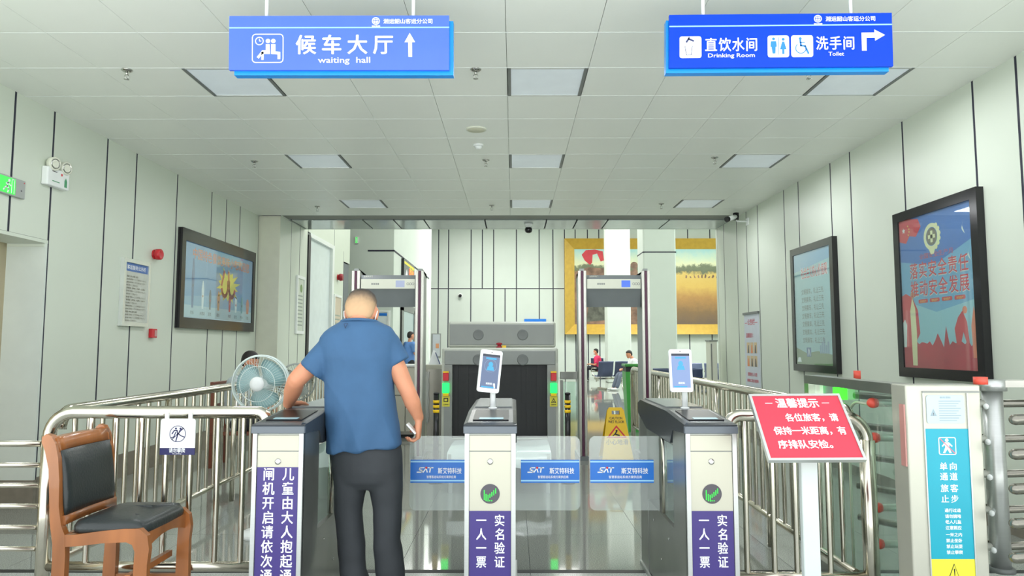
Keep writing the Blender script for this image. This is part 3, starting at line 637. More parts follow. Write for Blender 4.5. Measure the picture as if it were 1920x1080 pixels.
# narrow poster hanging by the ceiling end of the right wall
t = thing('roll_up_notice', 'narrow pale notice with red lines and six small pictures on the right wall', 'poster', (XR, 10.7, .75))
one('sheet', t, lambda g: g.box((XR-.012, 10.38, .745), (XR, 11.02, 1.83), mat('notice_pale', (206, 212, 222), .5))); one('top_rail', t, lambda g: g.box((XR-.03, 10.36, 1.83), (XR, 11.04, 1.862), greyd))
a = Art((XR-.0125, 11.02, .745), (0, -1, 0), (0, 0, 1)); a.text('—公告栏—', .32, .93, .10, mat('notice_ink', (206, 92, 110), .5), .03, width=.56); a.text('温馨提示：', .08, .74, .075, MC['notice_ink'], .03, 'L')
for r_ in range(2):
    for c_ in range(3): a.rect(.1+.16*c_, .50-.2*r_, .23+.16*c_, .66-.2*r_, mat('photo_tan', (214, 190, 150), .5)); a.poly([(.13+.16*c_, .50-.2*r_), (.2+.16*c_, .50-.2*r_), (.18+.16*c_, .62-.2*r_), (.15+.16*c_, .62-.2*r_)], (pdark, orr, pdark)[(r_+c_) % 3], .002)
a.text('疫情防控人人有责', .32, .16, .06, MC['notice_ink'], .03, width=.42); a.text('请佩戴口罩出示健康码', .33, .07, .05, MC['notice_ink'], .03, width=.50); a.build(t)
# bullet camera by the ceiling corner
p = onX(1402, 415, XR)
t = thing('bullet_camera', 'white and black bullet security camera on a wall arm at the right ceiling corner', 'camera', p)
q = onY(1379, 404, p.y)+V((0, 0, -.02)); e = q+V((-.17, -.10, -.06))
one('wall_arm', t, lambda g: (g.tube((p, V((q.x+.02, p.y, p.z)), q), .014, white), g.box((XR-.012, p.y-.05, p.z-.06), (XR, p.y+.05, p.z+.05), white)))
one('camera_body', t, lambda g: g.tube((q, q+(e-q)*.85), .038, white, 14)); one('lens_hood', t, lambda g: g.tube((q+(e-q)*.8, e), .042, blackm, 14)); one('rear_cap', t, lambda g: g.lathe(q+V((.01, .01, 0)), (0, 0, 1), ((.04, -.05), (.045, 0), (.045, .06), (.02, .065)), blackm))
# small blue-topped bits on far walls, wall camera
t = thing('notice_board', 'white notice with blue top seen behind the man\'s right ear', 'notice board', onY(718, 630, 18.6)); q0 = onY(706, 650, 18.62); q1 = onY(727, 585, 18.62)
one('sheet', t, lambda g: g.box((q0.x, 18.62, q0.z), (q1.x, 18.69, q1.z), mat('sheet_white', (222, 230, 232), .4))); one('heading', t, lambda g: g.box((q0.x+.02, 18.61, q1.z-.1), (q1.x-.02, 18.62, q1.z-.03), stick)); one('frame', t, lambda g: (g.box((q1.x, 18.60, q0.z), (q1.x+.06, 18.69, q1.z), white), g.box((q0.x, 18.60, q1.z), (q1.x+.06, 18.69, q1.z+.04), white)))
# glazed door in the hall side wall
ya = onX(751, 600, -3.17).y; yb = onX(777, 600, -3.17).y; zt = 1.35+(649-595)*ya/1330
t = one('door_4', None, lambda g: (g.box((-3.179, ya, 0), (-3.13, ya+.35, zt+.3), blackm), g.box((-3.179, yb-.3, 0), (-3.13, yb, zt+.3), greyd), g.box((-3.179, ya, zt+.2), (-3.13, yb, zt+.4), greyd)), kind='structure', label='glazed door in the hall side wall'); one('pane', t, lambda g: g.box((-3.17, ya+.35, 0), (-3.15, yb-.3, zt+.2), mat('door_pane', (150, 170, 174), .15)))
p = onY(863, 554, YF); one('bullet_camera', None, lambda g: (g.tube((p+V((0, .04, 0)), p+V((0, -.16, -.03))), .07, blackm, 12), g.lathe(p+V((0, .05, 0)), (0, -1, 0), ((.1, 0), (.1, .03)), white)), label='tiny dark camera dot on the far wall above the scanner', cat='camera')
q0 = onY(983, 606, YF-.05); q1 = onY(1024, 598, YF-.05); one('blue_plate', None, lambda g: (g.box(q0, q1+V((0, .05, 0)), stick, 0), g.box(q0+V((-.1, 0, -.06)), V((q1.x+.1, q1.y+.05, q0.z)), white)), label='thin blue plate on the far wall just above the scanner', cat='sign')
# mural -----------------------------------------------------------------------
xa = onY(1058, 500, YF).x; xb = 10.35; zt = onY(1100, 449, YF).z; zb = onY(1100, 627, YF).z; bw = .44
t = thing('painting', 'huge gilt framed landscape painting on the far wall', 'painting', ((xa+xb)/2, YF, zb))
def fr(g):
    D = YF-.02; E = YF-.30; o = ((xa, zb), (xb, zb), (xb, zt), (xa, zt)); i = ((xa+bw, zb+bw), (xb-bw, zb+bw), (xb-bw, zt-bw), (xa+bw, zt-bw))
    for k in range(4):
        a_, b_, c_, d_ = o[k], o[(k+1) % 4], i[(k+1) % 4], i[k]
        g.faces([V((a_[0], E, a_[1])), V((b_[0], E, b_[1])), V((c_[0], D-.06, c_[1])), V((d_[0], D-.06, d_[1])), V((a_[0], YF+.05, a_[1])), V((b_[0], YF+.05, b_[1]))], [(0, 1, 2, 3), (1, 0, 4, 5)], gold)
one('gilt_frame', t, fr)
cm = bpy.data.materials.new('painted_landscape'); cm.use_nodes = True; nt = cm.node_tree; b = nt.nodes['Principled BSDF']; b.inputs['Roughness'].default_value = .5
geo = nt.nodes.new('ShaderNodeNewGeometry'); sep = nt.nodes.new('ShaderNodeSeparateXYZ'); nt.links.new(geo.outputs['Position'], sep.inputs[0])
nz = nt.nodes.new('ShaderNodeTexNoise'); nz.inputs['Scale'].default_value = 2.2; nz.inputs['Detail'].default_value = 14; nz.inputs['Roughness'].default_value = .72; nt.links.new(geo.outputs['Position'], nz.inputs['Vector'])
ad = nt.nodes.new('ShaderNodeMath'); ad.operation = 'MULTIPLY_ADD'; ad.inputs[1].default_value = .9; nt.links.new(nz.outputs['Fac'], ad.inputs[0]); nt.links.new(sep.outputs[2], ad.inputs[2])
mr = nt.nodes.new('ShaderNodeMapRange'); mr.inputs[1].default_value = zb+bw+.45; mr.inputs[2].default_value = zt-bw+.45; nt.links.new(ad.outputs[0], mr.inputs[0])
cr_ = nt.nodes.new('ShaderNodeValToRGB'); el = cr_.color_ramp.elements
for pos, c in ((0, (104, 86, 70)), (.16, (122, 96, 62)), (.34, (166, 124, 66)), (.52, (200, 166, 82)), (.66, (206, 178, 96)), (.70, (96, 104, 78)), (.77, (110, 118, 92)), (.80, (214, 216, 176)), (1.0, (160, 204, 204))):
    e_ = el.new(pos) if pos not in (0, 1.0) else el[0 if pos == 0 else -1]; e_.color = lin(c) + (1,); e_.position = pos
nt.links.new(mr.outputs[0], cr_.inputs[0]); nt.links.new(cr_.outputs[0], b.inputs['Base Color'])
one('canvas', t, lambda g: g.box((xa+bw, YF-.075, zb+bw), (xb-bw, YF-.06, zt-bw), cm))
a = Art((xa+bw, YF-.0755, zb+bw), (1, 0, 0), (0, 0, 1)); CH = zt-zb-2*bw
brn = mat('paint_brown', (122, 94, 76), .5, vary=.5, scale=4); dkg = mat('paint_dark', (84, 86, 76), .5, vary=.5, scale=5); pfl = mat('paint_red', (196, 56, 66), .5, vary=.15, scale=3)
a.poly([(0, 0), (2.2, 0), (2.0, 1.1), (1.55, 1.9), (1.3, 2.45), (.6, 2.5), (0, 2.3)], brn, .002); a.poly([(.5, .1), (1.6, .2), (1.5, 1.2), (.7, 1.5)], dkg, .004)
a.poly([(.32, CH-.25), (.5, CH-.05), (.9, CH-.02), (1.25, CH-.1), (1.3, CH-.5), (1.15, CH-.55), (1.0, CH-.2), (.8, CH-.25), (.78, CH-.6), (.68, CH-.7), (.45, CH-.5)], pfl, .004)
a.poly([(2.3, 0), (3.1, 0), (3.05, 1.3), (2.7, 2.5), (2.45, 2.3)], brn, .002); a.disc(2.62, CH-.72, .16, brn, .003)
a.disc(.25, 1.9, .2, dkg, .005, ry=.3); a.disc(.95, 1.65, .22, tan_, .005, ry=.18); a.disc(1.9, 2.3, .1, brn, .003)
for k in range(16): a.poly([(4.85+.17*k+.05*math.sin(k*7), CH*.615), (4.92+.17*k+.05*math.sin(k*7), CH*.61), (4.93+.17*k, CH*(.645+.015*math.sin(k*5))), (4.87+.17*k, CH*(.655+.02*math.sin(k*4)))], brn, .003)
a.disc(6.75, CH*.58, .2, brn, .003, ry=.16); a.rect(6.74, CH*.45, 6.78, CH*.56, brn, .003); a.build(t)

# ============================================================ RAILINGS
_bal = {}
def baluster(parent, x, y, z0, z1, r):
    k = (round(z1-z0, 3), r)
    if k not in _bal:
        g = G(); g.tube(((0, 0, 0), (0, 0, z1-z0)), r, steel, 8, caps=False); me = bpy.data.meshes.new('baluster'); g.bm.to_mesh(me); g.bm.free(); me.materials.append(steel); _bal[k] = me
    o = bpy.data.objects.new('baluster', _bal[k]); COL.objects.link(o); o.parent = parent
    o.location = V((x, y, z0)) - parent.location
# left front railing
t = thing('railing', 'front left steel railing with a no-climbing sign, behind the wooden chair', 'railing', (-1.85, 3.82, 0), 'steel queue railings')
YL = 3.82; ZT = onY(350, 773, YL).z; XC = onY(91, 850, YL).x
xe = onY(500, 772, YL).x
one('top_rail', t, lambda g: g.tube([(XC, YL, ZT-.13)] + arc((XC+.13, YL, ZT-.13), (-1, 0, 0), (0, 0, 1), .13, 0, 90, 7) + [(xe-.05, YL, ZT)] + arc((xe-.05, YL, ZT-.05), (0, 0, 1), (1, 0, 0), .05, 0, 90, 5) + [(xe, YL, .9)], .033, steel, 16))
one('post', t, lambda g: (g.tube(((XC, YL, 0), (XC, YL, ZT-.12)), .036, steel, 16), g.lathe((XC, YL, 0), (0, 0, 1), ((.075, 0), (.075, .012), (.045, .02)), steel)))
one('bottom_rail', t, lambda g: g.tube(((XC, YL, .2), (xe, YL, .2)), .026, steel, 12))
for px in (216, 264, 311, 357, 408, 456): baluster(t, onY(px, 850, YL).x, YL, .2, ZT-.01, .0155)
baluster(t, onY(170, 850, YL).x, YL, .2, ZT-.01, .0155)
# no climbing sign
q0 = onY(299, 853, YL-.045); q1 = onY(367, 785, YL-.045)
s = thing('warning_sign', 'white sign with crossed-out climbing figures hung on the left railing', 'sign', ((q0.x+q1.x)/2, YL-.045, q0.z))
W = q1.x-q0.x; Hh = q1.z-q0.z
one('plate', s, lambda g: g.prism([(0, .19*Hh), (W, .19*Hh), (W, Hh-.01), (W-.01, Hh), (.01, Hh), (0, Hh-.01)], frame_m(q0, (1, 0, 0), (0, 0, 1)), -.006, 0, white))
one('caption_strip', s, lambda g: g.prism([(0, 0), (W, 0), (W, .19*Hh), (0, .19*Hh)], frame_m(q0, (1, 0, 0), (0, 0, 1)), -.006, 0, pnavy))
for hx in (q0.x+.02, q1.x-.04): one('hook', s, lambda g: g.box((hx, YL-.044, q1.z-.01), (hx+.02, YL-.034, q1.z+.03), white))
a = Art(q0, (1, 0, 0), (0, 0, 1)); cx, cy = W*.5, Hh*.58; r = W*.235; a.ring(cx, cy, r, .0035, pnavy)
a.line([(cx-r*.7, cy-r*.7), (cx+r*.7, cy+r*.7)], .004, pnavy); a.disc(cx-.01, cy+.028, .0055, pnavy); a.disc(cx+.014, cy+.028, .0055, pnavy)
a.line([(cx-.03, cy), (cx-.018, cy+.018), (cx-.004, cy+.018), (cx, cy-.004), (cx-.008, cy-.036)], .006, pnavy); a.line([(cx+.012, cy+.02), (cx+.004, cy), (cx+.018, cy-.01), (cx+.034, cy-.016)], .005, pnavy); a.line([(cx+.014, cy+.02), (cx+.03, cy+.03)], .004, pnavy); a.line([(cx-.01, cy+.01), (cx-.02, cy-.016), (cx-.036, cy-.02)], .005, pnavy)
a.text('请勿攀爬', W/2, Hh*.075, .026, pwhite, .03, width=W*.46); a.text('No climbing', W/2, Hh*.02, .009, pwhite, .0, width=W*.25); a.build(s)
# left receding railing
def long_rail(label, X, ya, yb, px=None):
    t = thing('railing', label, 'railing', (X, ya, 0), 'steel queue railings')
    one('top_rail', t, lambda g: g.tube(arc((X, ya+.1, ZT-.1), (0, -1, 0), (0, 0, 1), .1, 0, 90, 6) + [(X, yb-.1, ZT)] + arc((X, yb-.1, ZT-.1), (0, 0, 1), (0, 1, 0), .1, 0, 90, 6) + [(X, yb, 0)], .033, steeld if 0 else steel, 14))
    one('bottom_rail', t, lambda g: g.tube(((X, ya, .2), (X, yb, .2)), .022, steel, 10))
    n = int((yb-ya)/.135)
    for k in range(1, n): 
        if k % 9 == 0: continue
        baluster(t, X, ya+.135*k, .2, ZT-.01, .0145)
    for k in range(9, n, 9): 
        one('post', t, lambda g: g.tube(((X, ya+.135*k, 0), (X, ya+.135*k, ZT)), .022, steel, 10))
    return t
long_rail('long steel railing running away along the left wall', XC, YL+.085, 9.6)
# left horizontal bar fence at the edge of the picture
t = thing('bar_fence', 'low fence of six thin horizontal steel bars at the left edge', 'fence', (-3.2, YL, 0))
for k, py in enumerate((832, 872, 910, 949, 989, 1029)):
    z = onY(40, py, YL).z; one('bar', t, lambda g: g.tube(((-3.9, YL, z), (XC-.04, YL, z)), .013 if k else .016, steel, 10))
one('post', t, lambda g: g.tube(((-3.9, YL, 0), (-3.9, YL, .92)), .03, steel, 12))
# right front railing
YR = 3.62; XRR = 1.775; xs_ = 1.082
t = thing('railing', 'front right steel railing behind the red notice stand', 'railing', (1.3, YR, 0), 'steel queue railings')
ZR = onY(1450, 779, YR).z
one('top_rail', t, lambda g: g.tube([(xs_, YR, ZR-.18)] + arc((xs_+.06, YR, ZR-.06), (-1, 0, 0), (0, 0, 1), .06, 0, 90, 6) + [(XRR-.13, YR, ZR)] + arc((XRR-.13, YR, ZR-.13), (0, 0, 1), (1, 0, 0), .13, 0, 90, 7) + [(XRR, YR, ZR-.2)], .031, steel, 16))
one('post', t, lambda g: (g.tube(((XRR, YR, 0), (XRR, YR, ZR-.12)), .038, steel, 16), g.lathe((XRR, YR, 0), (0, 0, 1), ((.042, 0), (.042, .012), (.039, .02)), steel)))
one('bottom_rail', t, lambda g: g.tube(((xs_-.0, YR, .21), (XRR, YR, .21)), .026, steel, 12))
for px in (1397, 1448, 1490, 1552): baluster(t, onY(px, 900, YR).x, YR, .21, ZR-.01, .0145)
ZT = 1.02
long_rail('long steel railing running away along the right side behind the tablet', XRR-.035, YR+.09, 10.45)

# ============================================================ TICKET GATES
ledg = emit('led_green', (40, 245, 70), 1.5)
def gate(cx, label, cols, led, posteredge):
    w_ = .118; x0, x1 = cx-w_, cx+w_
    t = thing('ticket_gate', label, 'ticket gate', (cx, 3.9, 0), 'row of three ticket gates')
    def fp(g):
        g.box((x0, 3.36, 0), (x1, 3.62, .945), dsteel)
    one('front_pedestal', t, fp)
    one('front_panel', t, lambda g: (g.box((x0+.022, 3.352, .0), (x1-.022, 3.36, .86), bsteel), g.box((x0+.022, 3.350, .865), (x1-.022, 3.36, .935), bsteel)))
    for xx in (x0, x1-.02): one('edge_strip', t, lambda g: g.box((xx, 3.345, 0), (xx+.02, 3.37, .945), alum))
    one('rear_pedestal', t, lambda g: g.box((x0, 4.32, 0), (x1, 4.55, .93), dsteel))
    one('lower_cabinet', t, lambda g: g.box((x0+.004, 3.62, 0), (x1-.004, 4.32, .44), dsteel))
    def lid(g):
        prof = [(3.345, .945), (3.34, .985), (3.37, .993), (3.74, 1.02), (4.50, 1.02), (4.585, .99), (4.585, .93), (4.3, .86), (3.66, .86), (3.60, .93)]
        M = Matrix(((0, 0, 1, 0), (1, 0, 0, 0), (0, 1, 0, 0), (0, 0, 0, 1)))
        n = len(prof); R = []
        for xx, sh in ((x0-.006, .006), (x0+.012, 0), (x1-.012, 0), (x1+.006, .006)):
            R.append([V((xx, y + (sh if y < 3.5 else 0), z-(sh if z > .99 else 0))) for y, z in prof])
        g.loft(R, lidm, smooth=False)
    one('lid', t, lid)
    one('lid_front_band', t, lambda g: g.box((x0-.007, 3.334, .945), (x1+.007, 3.36, .978), lidb, .006))
    one('rear_lid_plate', t, lambda g: g.box((x0+.02, 3.86, 1.02), (x1-.02, 4.48, 1.026), mat('lid_grey', (120, 126, 126), .25)))
    for s_ in (-1, 1): one('base_trim', t, lambda g: g.box((cx+s_*w_, 3.37, 0), (cx+s_*(w_+.012), 4.55, .022), alum))
    # reader glass with a pale strip
    M = frame_m((cx, 3.37, .9935), (1, 0, 0), (0, .9973, .0728))
    one('reader_glass', t, lambda g: g.prism([(-.085, .05), (.085, .05), (.085, .33), (-.085, .33)], M, 0, .004, readerm))
    one('reader_strip', t, lambda g: g.prism([(-.055, .06), (.06, .06), (.06, .10), (-.055, .10)], M, .004, .006, mat('reader_pale', (150, 190, 200), .3)))
    one('lock', t, lambda g: g.lathe((cx, 3.352, .815), (0, -1, 0), ((.014, 0), (.014, .003), (.008, .004)), chrome, 14))
    for s_ in (-1, 1):
        one('hinge_shaft', t, lambda g: g.tube(((cx+s_*.09, 3.97, .44), (cx+s_*.09, 3.97, .87)), .016, steel, 12))
        one('side_rivet', t, lambda g: [g.ell((cx+s_*(w_+.0), yy, zz), (.004, .007, .007), chrome, 8, 5) for yy, zz in ((3.75, .36), (4.15, .36), (3.95, .2), (3.72, .92))])
        one('glass_guard', t, lambda g: g.box((cx+s_*(w_-.012), 3.63, .46), (cx+s_*(w_-.006), 3.86, .85), clearglass))
    a = Art((x0+.022, 3.3515, 0), (1, 0, 0), (0, 0, 1)); W = 2*w_-.044
    a.line([(0, .862), (W, .862)], .003, greym, .0006)
    a.rect(0, 0 if not led else .19, W, posteredge, purple, .001, 'poster')
    for cxx, txt, sz, y_, st in cols: a.column(txt, W*cxx, y_, sz, st, pwhite, bold=.03, sx=.88 if led else .92)
    if led:
        lz = onY(918, 926, 3.35).z
        a.disc(W/2, lz, .045, pdark, .001, 'indicator_disc', 28)
        g = a.g('indicator_arrow')
        def dot(x, y): a.rect(W/2+x-.0028, lz+y-.0034, W/2+x+.0028, lz+y+.0034, ledg, .003, 'indicator_arrow')
        for k, (b0, b1) in enumerate(((-.028, .018), (-.032, 0), (-.034, -.004), (-.018, .001), (-.012, .009), (-.006, .017), (.002, .025))):
            bx = W/2-.027+.0088*k; a.rect(bx-.0022, lz+b0, bx+.0022, lz+b1, ledg, .003, 'indicator_arrow')
        for bx in (W/2-.001, W/2+.008): a.rect(bx-.0022, lz-.033, bx+.0022, lz-.028, ledg, .003, 'indicator_arrow')
    a.build(t)
    return t
zp = onY(520, 876, 3.35).z
gl = gate(-1.096, 'left ticket gate with the long purple two-column text poster, under the man\'s hand', ((.29, '闸机开启请依次通过', .062, zp-.055, .0655), (.76, '儿童由大人抱起通过', .062, zp-.055, .0655)), False, zp)
zp = onY(920, 958, 3.35).z
gc = gate(-.109, 'centre ticket gate carrying the tilted tablet', ((.29, '一人一票', .056, zp-.064, .062), (.73, '实名验证', .056, zp-.064, .062)), True, zp)
gr = gate(.918, 'right ticket gate carrying the upright tablet', ((.29, '一人一票', .056, zp-.064, .062), (.73, '实名验证', .056, zp-.064, .062)), True, zp)
def flap(parent, xa, xb, side):
    Yf = 3.97; z0, z1 = .455, .855; r = .035
    M = frame_m((0, Yf, 0), (1, 0, 0), (0, 0, 1)); pts = []
    xo, xi = (xb, xa) if side > 0 else (xa, xb)
    pts = [(xi, z0)] + [(xo-side*r+side*r*math.sin(math.radians(q)), z0+r-r*math.cos(math.radians(q))) for q in range(0, 91, 15)] + [(xo-side*r+side*r*math.cos(math.radians(q)), z1-r+r*math.sin(math.radians(q))) for q in range(0, 91, 15)] + [(xi, z1)]
    one('glass_flap', parent, lambda g: g.prism(pts, M, -.005, .005, flapglass))
    sa, sb = (xa+.03, xb-.005) if side > 0 else (xa+.005, xb-.03)
    a = Art((sa, Yf-.0062, onY(1020, 905, Yf).z), (1, 0, 0), (0, 0, 1)); W = sb-sa; Hh = .125
    a.rect(0, 0, W, Hh, stick, 0, 'sticker'); a.rect(0, Hh*.88, W, Hh*.95, stickl, .0006, 'sticker'); a.rect(0, Hh*.06, W, Hh*.13, stickl, .0006, 'sticker')
    x = W*.13; y = Hh*.46
    a.line([(x+.035, y+.024), (x+.012, y+.024), (x+.008, y+.012), (x+.026, y+.010), (x+.022, y), (x-.004, y)], .006, pwhite, .001)
    a.line([(x+.03, y), (x+.046, y+.022), (x+.052, y)], .006, pwhite, .001); a.line([(x+.056, y+.024), (x+.084, y+.024)], .006, pwhite, .001); a.line([(x+.07, y+.024), (x+.066, y)], .007, pwhite, .001); a.disc(x+.047, y+.024, .006, pred, .0012)
    a.text('斯艾特科技', W*.70, Hh*.42, .034, pwhite, .03, width=W*.42); a.text('智慧客运站系统方案供应商', W*.55, Hh*.21, .016, pwhite, .02, width=W*.52)
    a.build(parent)
flap(gc, onY(768, 900, 3.97).x, -.228, -1); flap(gc, .010, onY(1088, 900, 3.97).x, 1); flap(gr, onY(1105, 900, 3.97).x, .799, -1)

scr = mat('screen_dark_blue', (70, 96, 140), .12); db = scr.node_tree.nodes['Principled BSDF']; db.inputs['Emission Color'].default_value = lin((92, 120, 170)) + (1,); db.inputs['Emission Strength'].default_value = .5
def tablet(base, corners, label, bright, thick_side):
    """corners: tl,tr,br,bl world points of the front face"""
    tl, tr_, br, bl = corners; u = ((tr_-tl)+(br-bl)).normalized(); v = ((tl-bl)+(tr_-br)); v = (v-u*v.dot(u)).normalized(); n = u.cross(v)
    c = (tl+tr_+br+bl)/4; W = ((tr_-tl).length+(br-bl).length)/2; Hh = ((tl-bl).length+(tr_-br).length)/2
    t = thing('tablet', label, 'screen', base, 'face check tablets on the gates')
    def rr(W, Hh, r): 
        return [(sx*(W/2-r)+r*math.cos(math.radians(a_)), sy*(Hh/2-r)+r*math.sin(math.radians(a_))) for sx, sy, s0 in ((1, 1, 0), (-1, 1, 90), (-1, -1, 180), (1, -1, 270)) for a_ in (s0, s0+30, s0+60, s0+90)]
    M = frame_m(c, u, v)
    one('housing', t, lambda g: g.prism(rr(W, Hh, .012), M, -.018, 0, white))
    sw, sh = W*.80, Hh*.80
    dk = emit('screen_'+bright, (112, 132, 170) if bright == 'dim' else (146, 172, 222), .85 if bright == 'dim' else .95)
    one('screen', t, lambda g: g.prism([(-sw/2, -sh/2), (sw/2, -sh/2), (sw/2, sh/2), (-sw/2, sh/2)], M, 0, .0008, dk))
    a = Art(c - u*sw/2 - v*sh/2, u, v); cy_ = emit('screen_cyan', (70, 190, 245), .9); ink = emit('screen_ink', (70, 80, 110), .4)
    a.rect(0, sh*.93, sw, sh, ink, .0015); a.rect(sw*.2, sh*.85, sw*.8, sh*.90, cy_, .0015); a.rect(sw*.08, sh*.01, sw*.8, sh*.05, cy_, .0015); a.text('请刷脸', sw*.5, sh*.11, .012, pwhite, .02)
    a.disc(sw*.5, sh*.70, sw*.13, cy_, .0015, ry=sh*.08); a.poly([(sw*.28, sh*.52), (sw*.72, sh*.52), (sw*.66, sh*.64), (sw*.34, sh*.64)], cy_, .0016)
    a.ring(sw*.5, sh*.66, sw*.36, .0015, emit('screen_line', (150, 190, 230), .8), .0014, ); a.build(t)
    b0 = c - v*Hh*.45 - n*.012
    one('stem', t, lambda g: (g.tube((base, V((base.x, base.y, b0.z+.035))), (.0165, .0125), white, 14), g.box((base.x-.012, b0.y-.004, b0.z+.01), (base.x+.012, base.y+.006, b0.z+.035), white), g.lathe(base, (0, 0, 1), ((.024, 0), (.024, .005), (.018, .008)), white)))
    one('camera_dot', t, lambda g: g.prism([(-.003, 0), (.003, 0), (.003, .004), (-.003, .004)], frame_m(c + v*Hh*.44, u, v), 0, .001, blackm))
base = V((onY(924, 765, 3.8).x, 3.80, 1.02)); Yt = 3.76
tablet(base, (onY(905, 655, Yt-.01), onY(945, 659, Yt+.02), onY(933, 738, Yt+.0), onY(892, 733, Yt-.03)), 'tilted white face-check tablet on the centre gate', 'dim', 1)
base = V((.908, 3.80, 1.02))
tablet(base, (onY(1255, 655, Yt), onY(1298, 655, Yt), onY(1298, 735, Yt-.03), onY(1256, 735, Yt-.03)), 'upright white face-check tablet with a bright screen on the right gate', 'lit', 1)

# ============================================================ METAL DETECTORS
dgrey = mat('detector_grey', (150, 156, 154), .38); dgd = mat('detector_dark', (122, 128, 130), .38); maroon = mat('detector_maroon', (84, 30, 62), .3); tubew = mat('detector_silver', (238, 238, 228), .3)
def detector(pxa, pxb, label, lit):
    Yd = 8.55; xa, xb = onY(pxa, 650, Yd).x, onY(pxb, 650, Yd).x; zt = onY(700, 508, Yd).z
    t = thing('metal_detector', label, 'metal detector', ((xa+xb)/2, Yd+.25, 0), 'walk-through metal detector arches')
    for s_, x in ((1, xa), (-1, xb)):
        p_ = one('side_panel', t, lambda g: g.loft([[V((x-.028, Yd+.02, z)), V((x+.028, Yd+.02, z)), V((x+.028, Yd+.46, z2)), V((x+.02, Yd+.5, z2)), V((x-.02, Yd+.5, z2)), V((x-.028, Yd+.46, z2))] for z, z2 in ((0, 0), (zt, zt-.0), (zt+.03, zt-.06))], dgrey, smooth=False))
        one('front_tube', p_, lambda g: (g.tube(((x-.032, Yd, .0), (x-.032, Yd, zt)), .018, tubew, 12), g.tube(((x+.032, Yd, 0), (x+.032, Yd, zt)), .018, tubew, 12)))
        one('led_strip', p_, lambda g: g.box((x-.013, Yd-.014, .05), (x+.013, Yd+.02, zt), maroon))
        one('foot', p_, lambda g: g.box((x-.06, Yd-.03, 0), (x+.06, Yd+.52, .05), dgd))
    zs = [onY(700, q, Yd).z for q in (515, 523, 541, 575)]
    i0, i1 = xa+.05, xb-.05
    M = Matrix(((0, 0, 1, 0), (1, 0, 0, 0), (0, 1, 0, 0), (0, 0, 0, 1)))
    def hd(g):
        R = [[V((x, Yd+.03, zs[1])), V((x, Yd+.06, zs[0])), V((x, Yd+.4, zs[0]-.03)), V((x, Yd+.4, zs[3]+.02)), V((x, Yd+.10, zs[3])), V((x, Yd+.03, zs[2]))] for x in (i0, i1)]
        g.loft(R, dgd, smooth=False)
    h_ = one('header', t, hd); one('control_band', h_, lambda g: g.box((i0+.01, Yd+.015, zs[2]), (i1-.01, Yd+.032, zs[1]), cream))
    a = Art((i0, Yd+.0145, zs[2]), (1, 0, 0), (0, 0, 1)); W = i1-i0; hb = zs[1]-zs[2]
    a.rect(W*.64, hb*.15, W*.80, hb*.85, emit('lcd_blue', (86, 130, 246), .9) if lit else mat('lcd_off', (176, 184, 214), .2)); a.text('●●●●', W*.27, hb*.4, .03, greym, .0, width=W*.14); 
    for k in range(3): a.ring(W*(.86+.045*k), hb*.5, .016, .005, greym)
    a.text('金属探测门', W*.14, hb*1.22, .022, cream, .0, lift=-.012); a.build(t)
    return t
detector(665, 785.5, 'left walk-through metal detector, partly behind the man', False)
detector(1092.5, 1212.5, 'right walk-through metal detector with a lit blue display', True)

# ============================================================ X-RAY SCANNER
Yx = 7.6
def X(px, py=700, dy=0): return onY(px, py, Yx+dy)
t = thing('baggage_scanner', 'big grey x-ray baggage scanner with a black curtained tunnel', 'scanner', (-.15, Yx+.9, 0))
xa, xb = X(828).x, X(1047).x; zt = X(900, 652).z; oa, ob = X(848).x, X(1026).x; oz = X(900, 684).z; ob_z = X(900, 818).z
shell = mat('scanner_cream', (190, 194, 182), .4)
def body(g):
    g.box((xa, Yx+.02, .10), (xb, Yx+1.9, ob_z-.02), shell, .02); g.box((xa, Yx+.02, oz+.0), (xb, Yx+1.9, zt), shell, .03)
    g.box((xa, Yx+.02, ob_z-.03), (oa-.0, Yx+1.9, oz+.02), shell); g.box((ob, Yx+.02, ob_z-.03), (xb, Yx+1.9, oz+.02), shell)
one('body', t, body)
one('tunnel', t, lambda g: (g.box((oa, Yx+.35, ob_z-.02), (ob, Yx+.4, oz), rubber)))
def face(g):
    g.box((xa+.03, Yx-.012, oz), (xb-.03, Yx+.02, zt-.03), greym, .012)
    g.box((xa+.03, Yx-.012, .15), (oa, Yx+.02, oz), greym); g.box((ob, Yx-.012, .15), (xb-.03, Yx+.02, oz), greym); g.box((oa, Yx-.012, .15), (ob, Yx+.02, ob_z-.03), greym)
one('front_fascia', t, face)
n = 18
for k in range(n):
    x0 = oa+(ob-oa)*k/n; one('curtain_strip', t, lambda g: g.box((x0+.002, Yx+.03+.008*(k % 2), ob_z), (x0+(ob-oa)/n+.004, Yx+.036+.008*(k % 2), oz), rubber))
za, zb = X(900, 648).z, X(900, 603, .25).z; ua, ub = X(840, 620, .25).x, X(1042, 620, .25).x
up = one('upper_unit', t, lambda g: g.box((ua, Yx+.25, zt-.0), (ub, Yx+1.5, zb), shell, .035), label='upper generator housing')
one('upper_fascia', up, lambda g: g.box((ua+.02, Yx+.236, zt+.03), (ub-.02, Yx+.25, zb-.03), greym, .012))
for px in (897, 980):
    q = X(px, 664); one('moulded_grip', t, lambda g: g.lathe((q.x, Yx-.012, q.z-.06), (0, -1, 0), ((.06, 0), (.058, .006), (.045, .002), (.01, .002)), greyd, 16))
    q = X(px, 628, .25); one('moulded_grip', up, lambda g: g.lathe((q.x, Yx+.236, q.z), (0, -1, 0), ((.06, 0), (.058, .006), (.045, .002), (.01, .002)), greyd, 16))
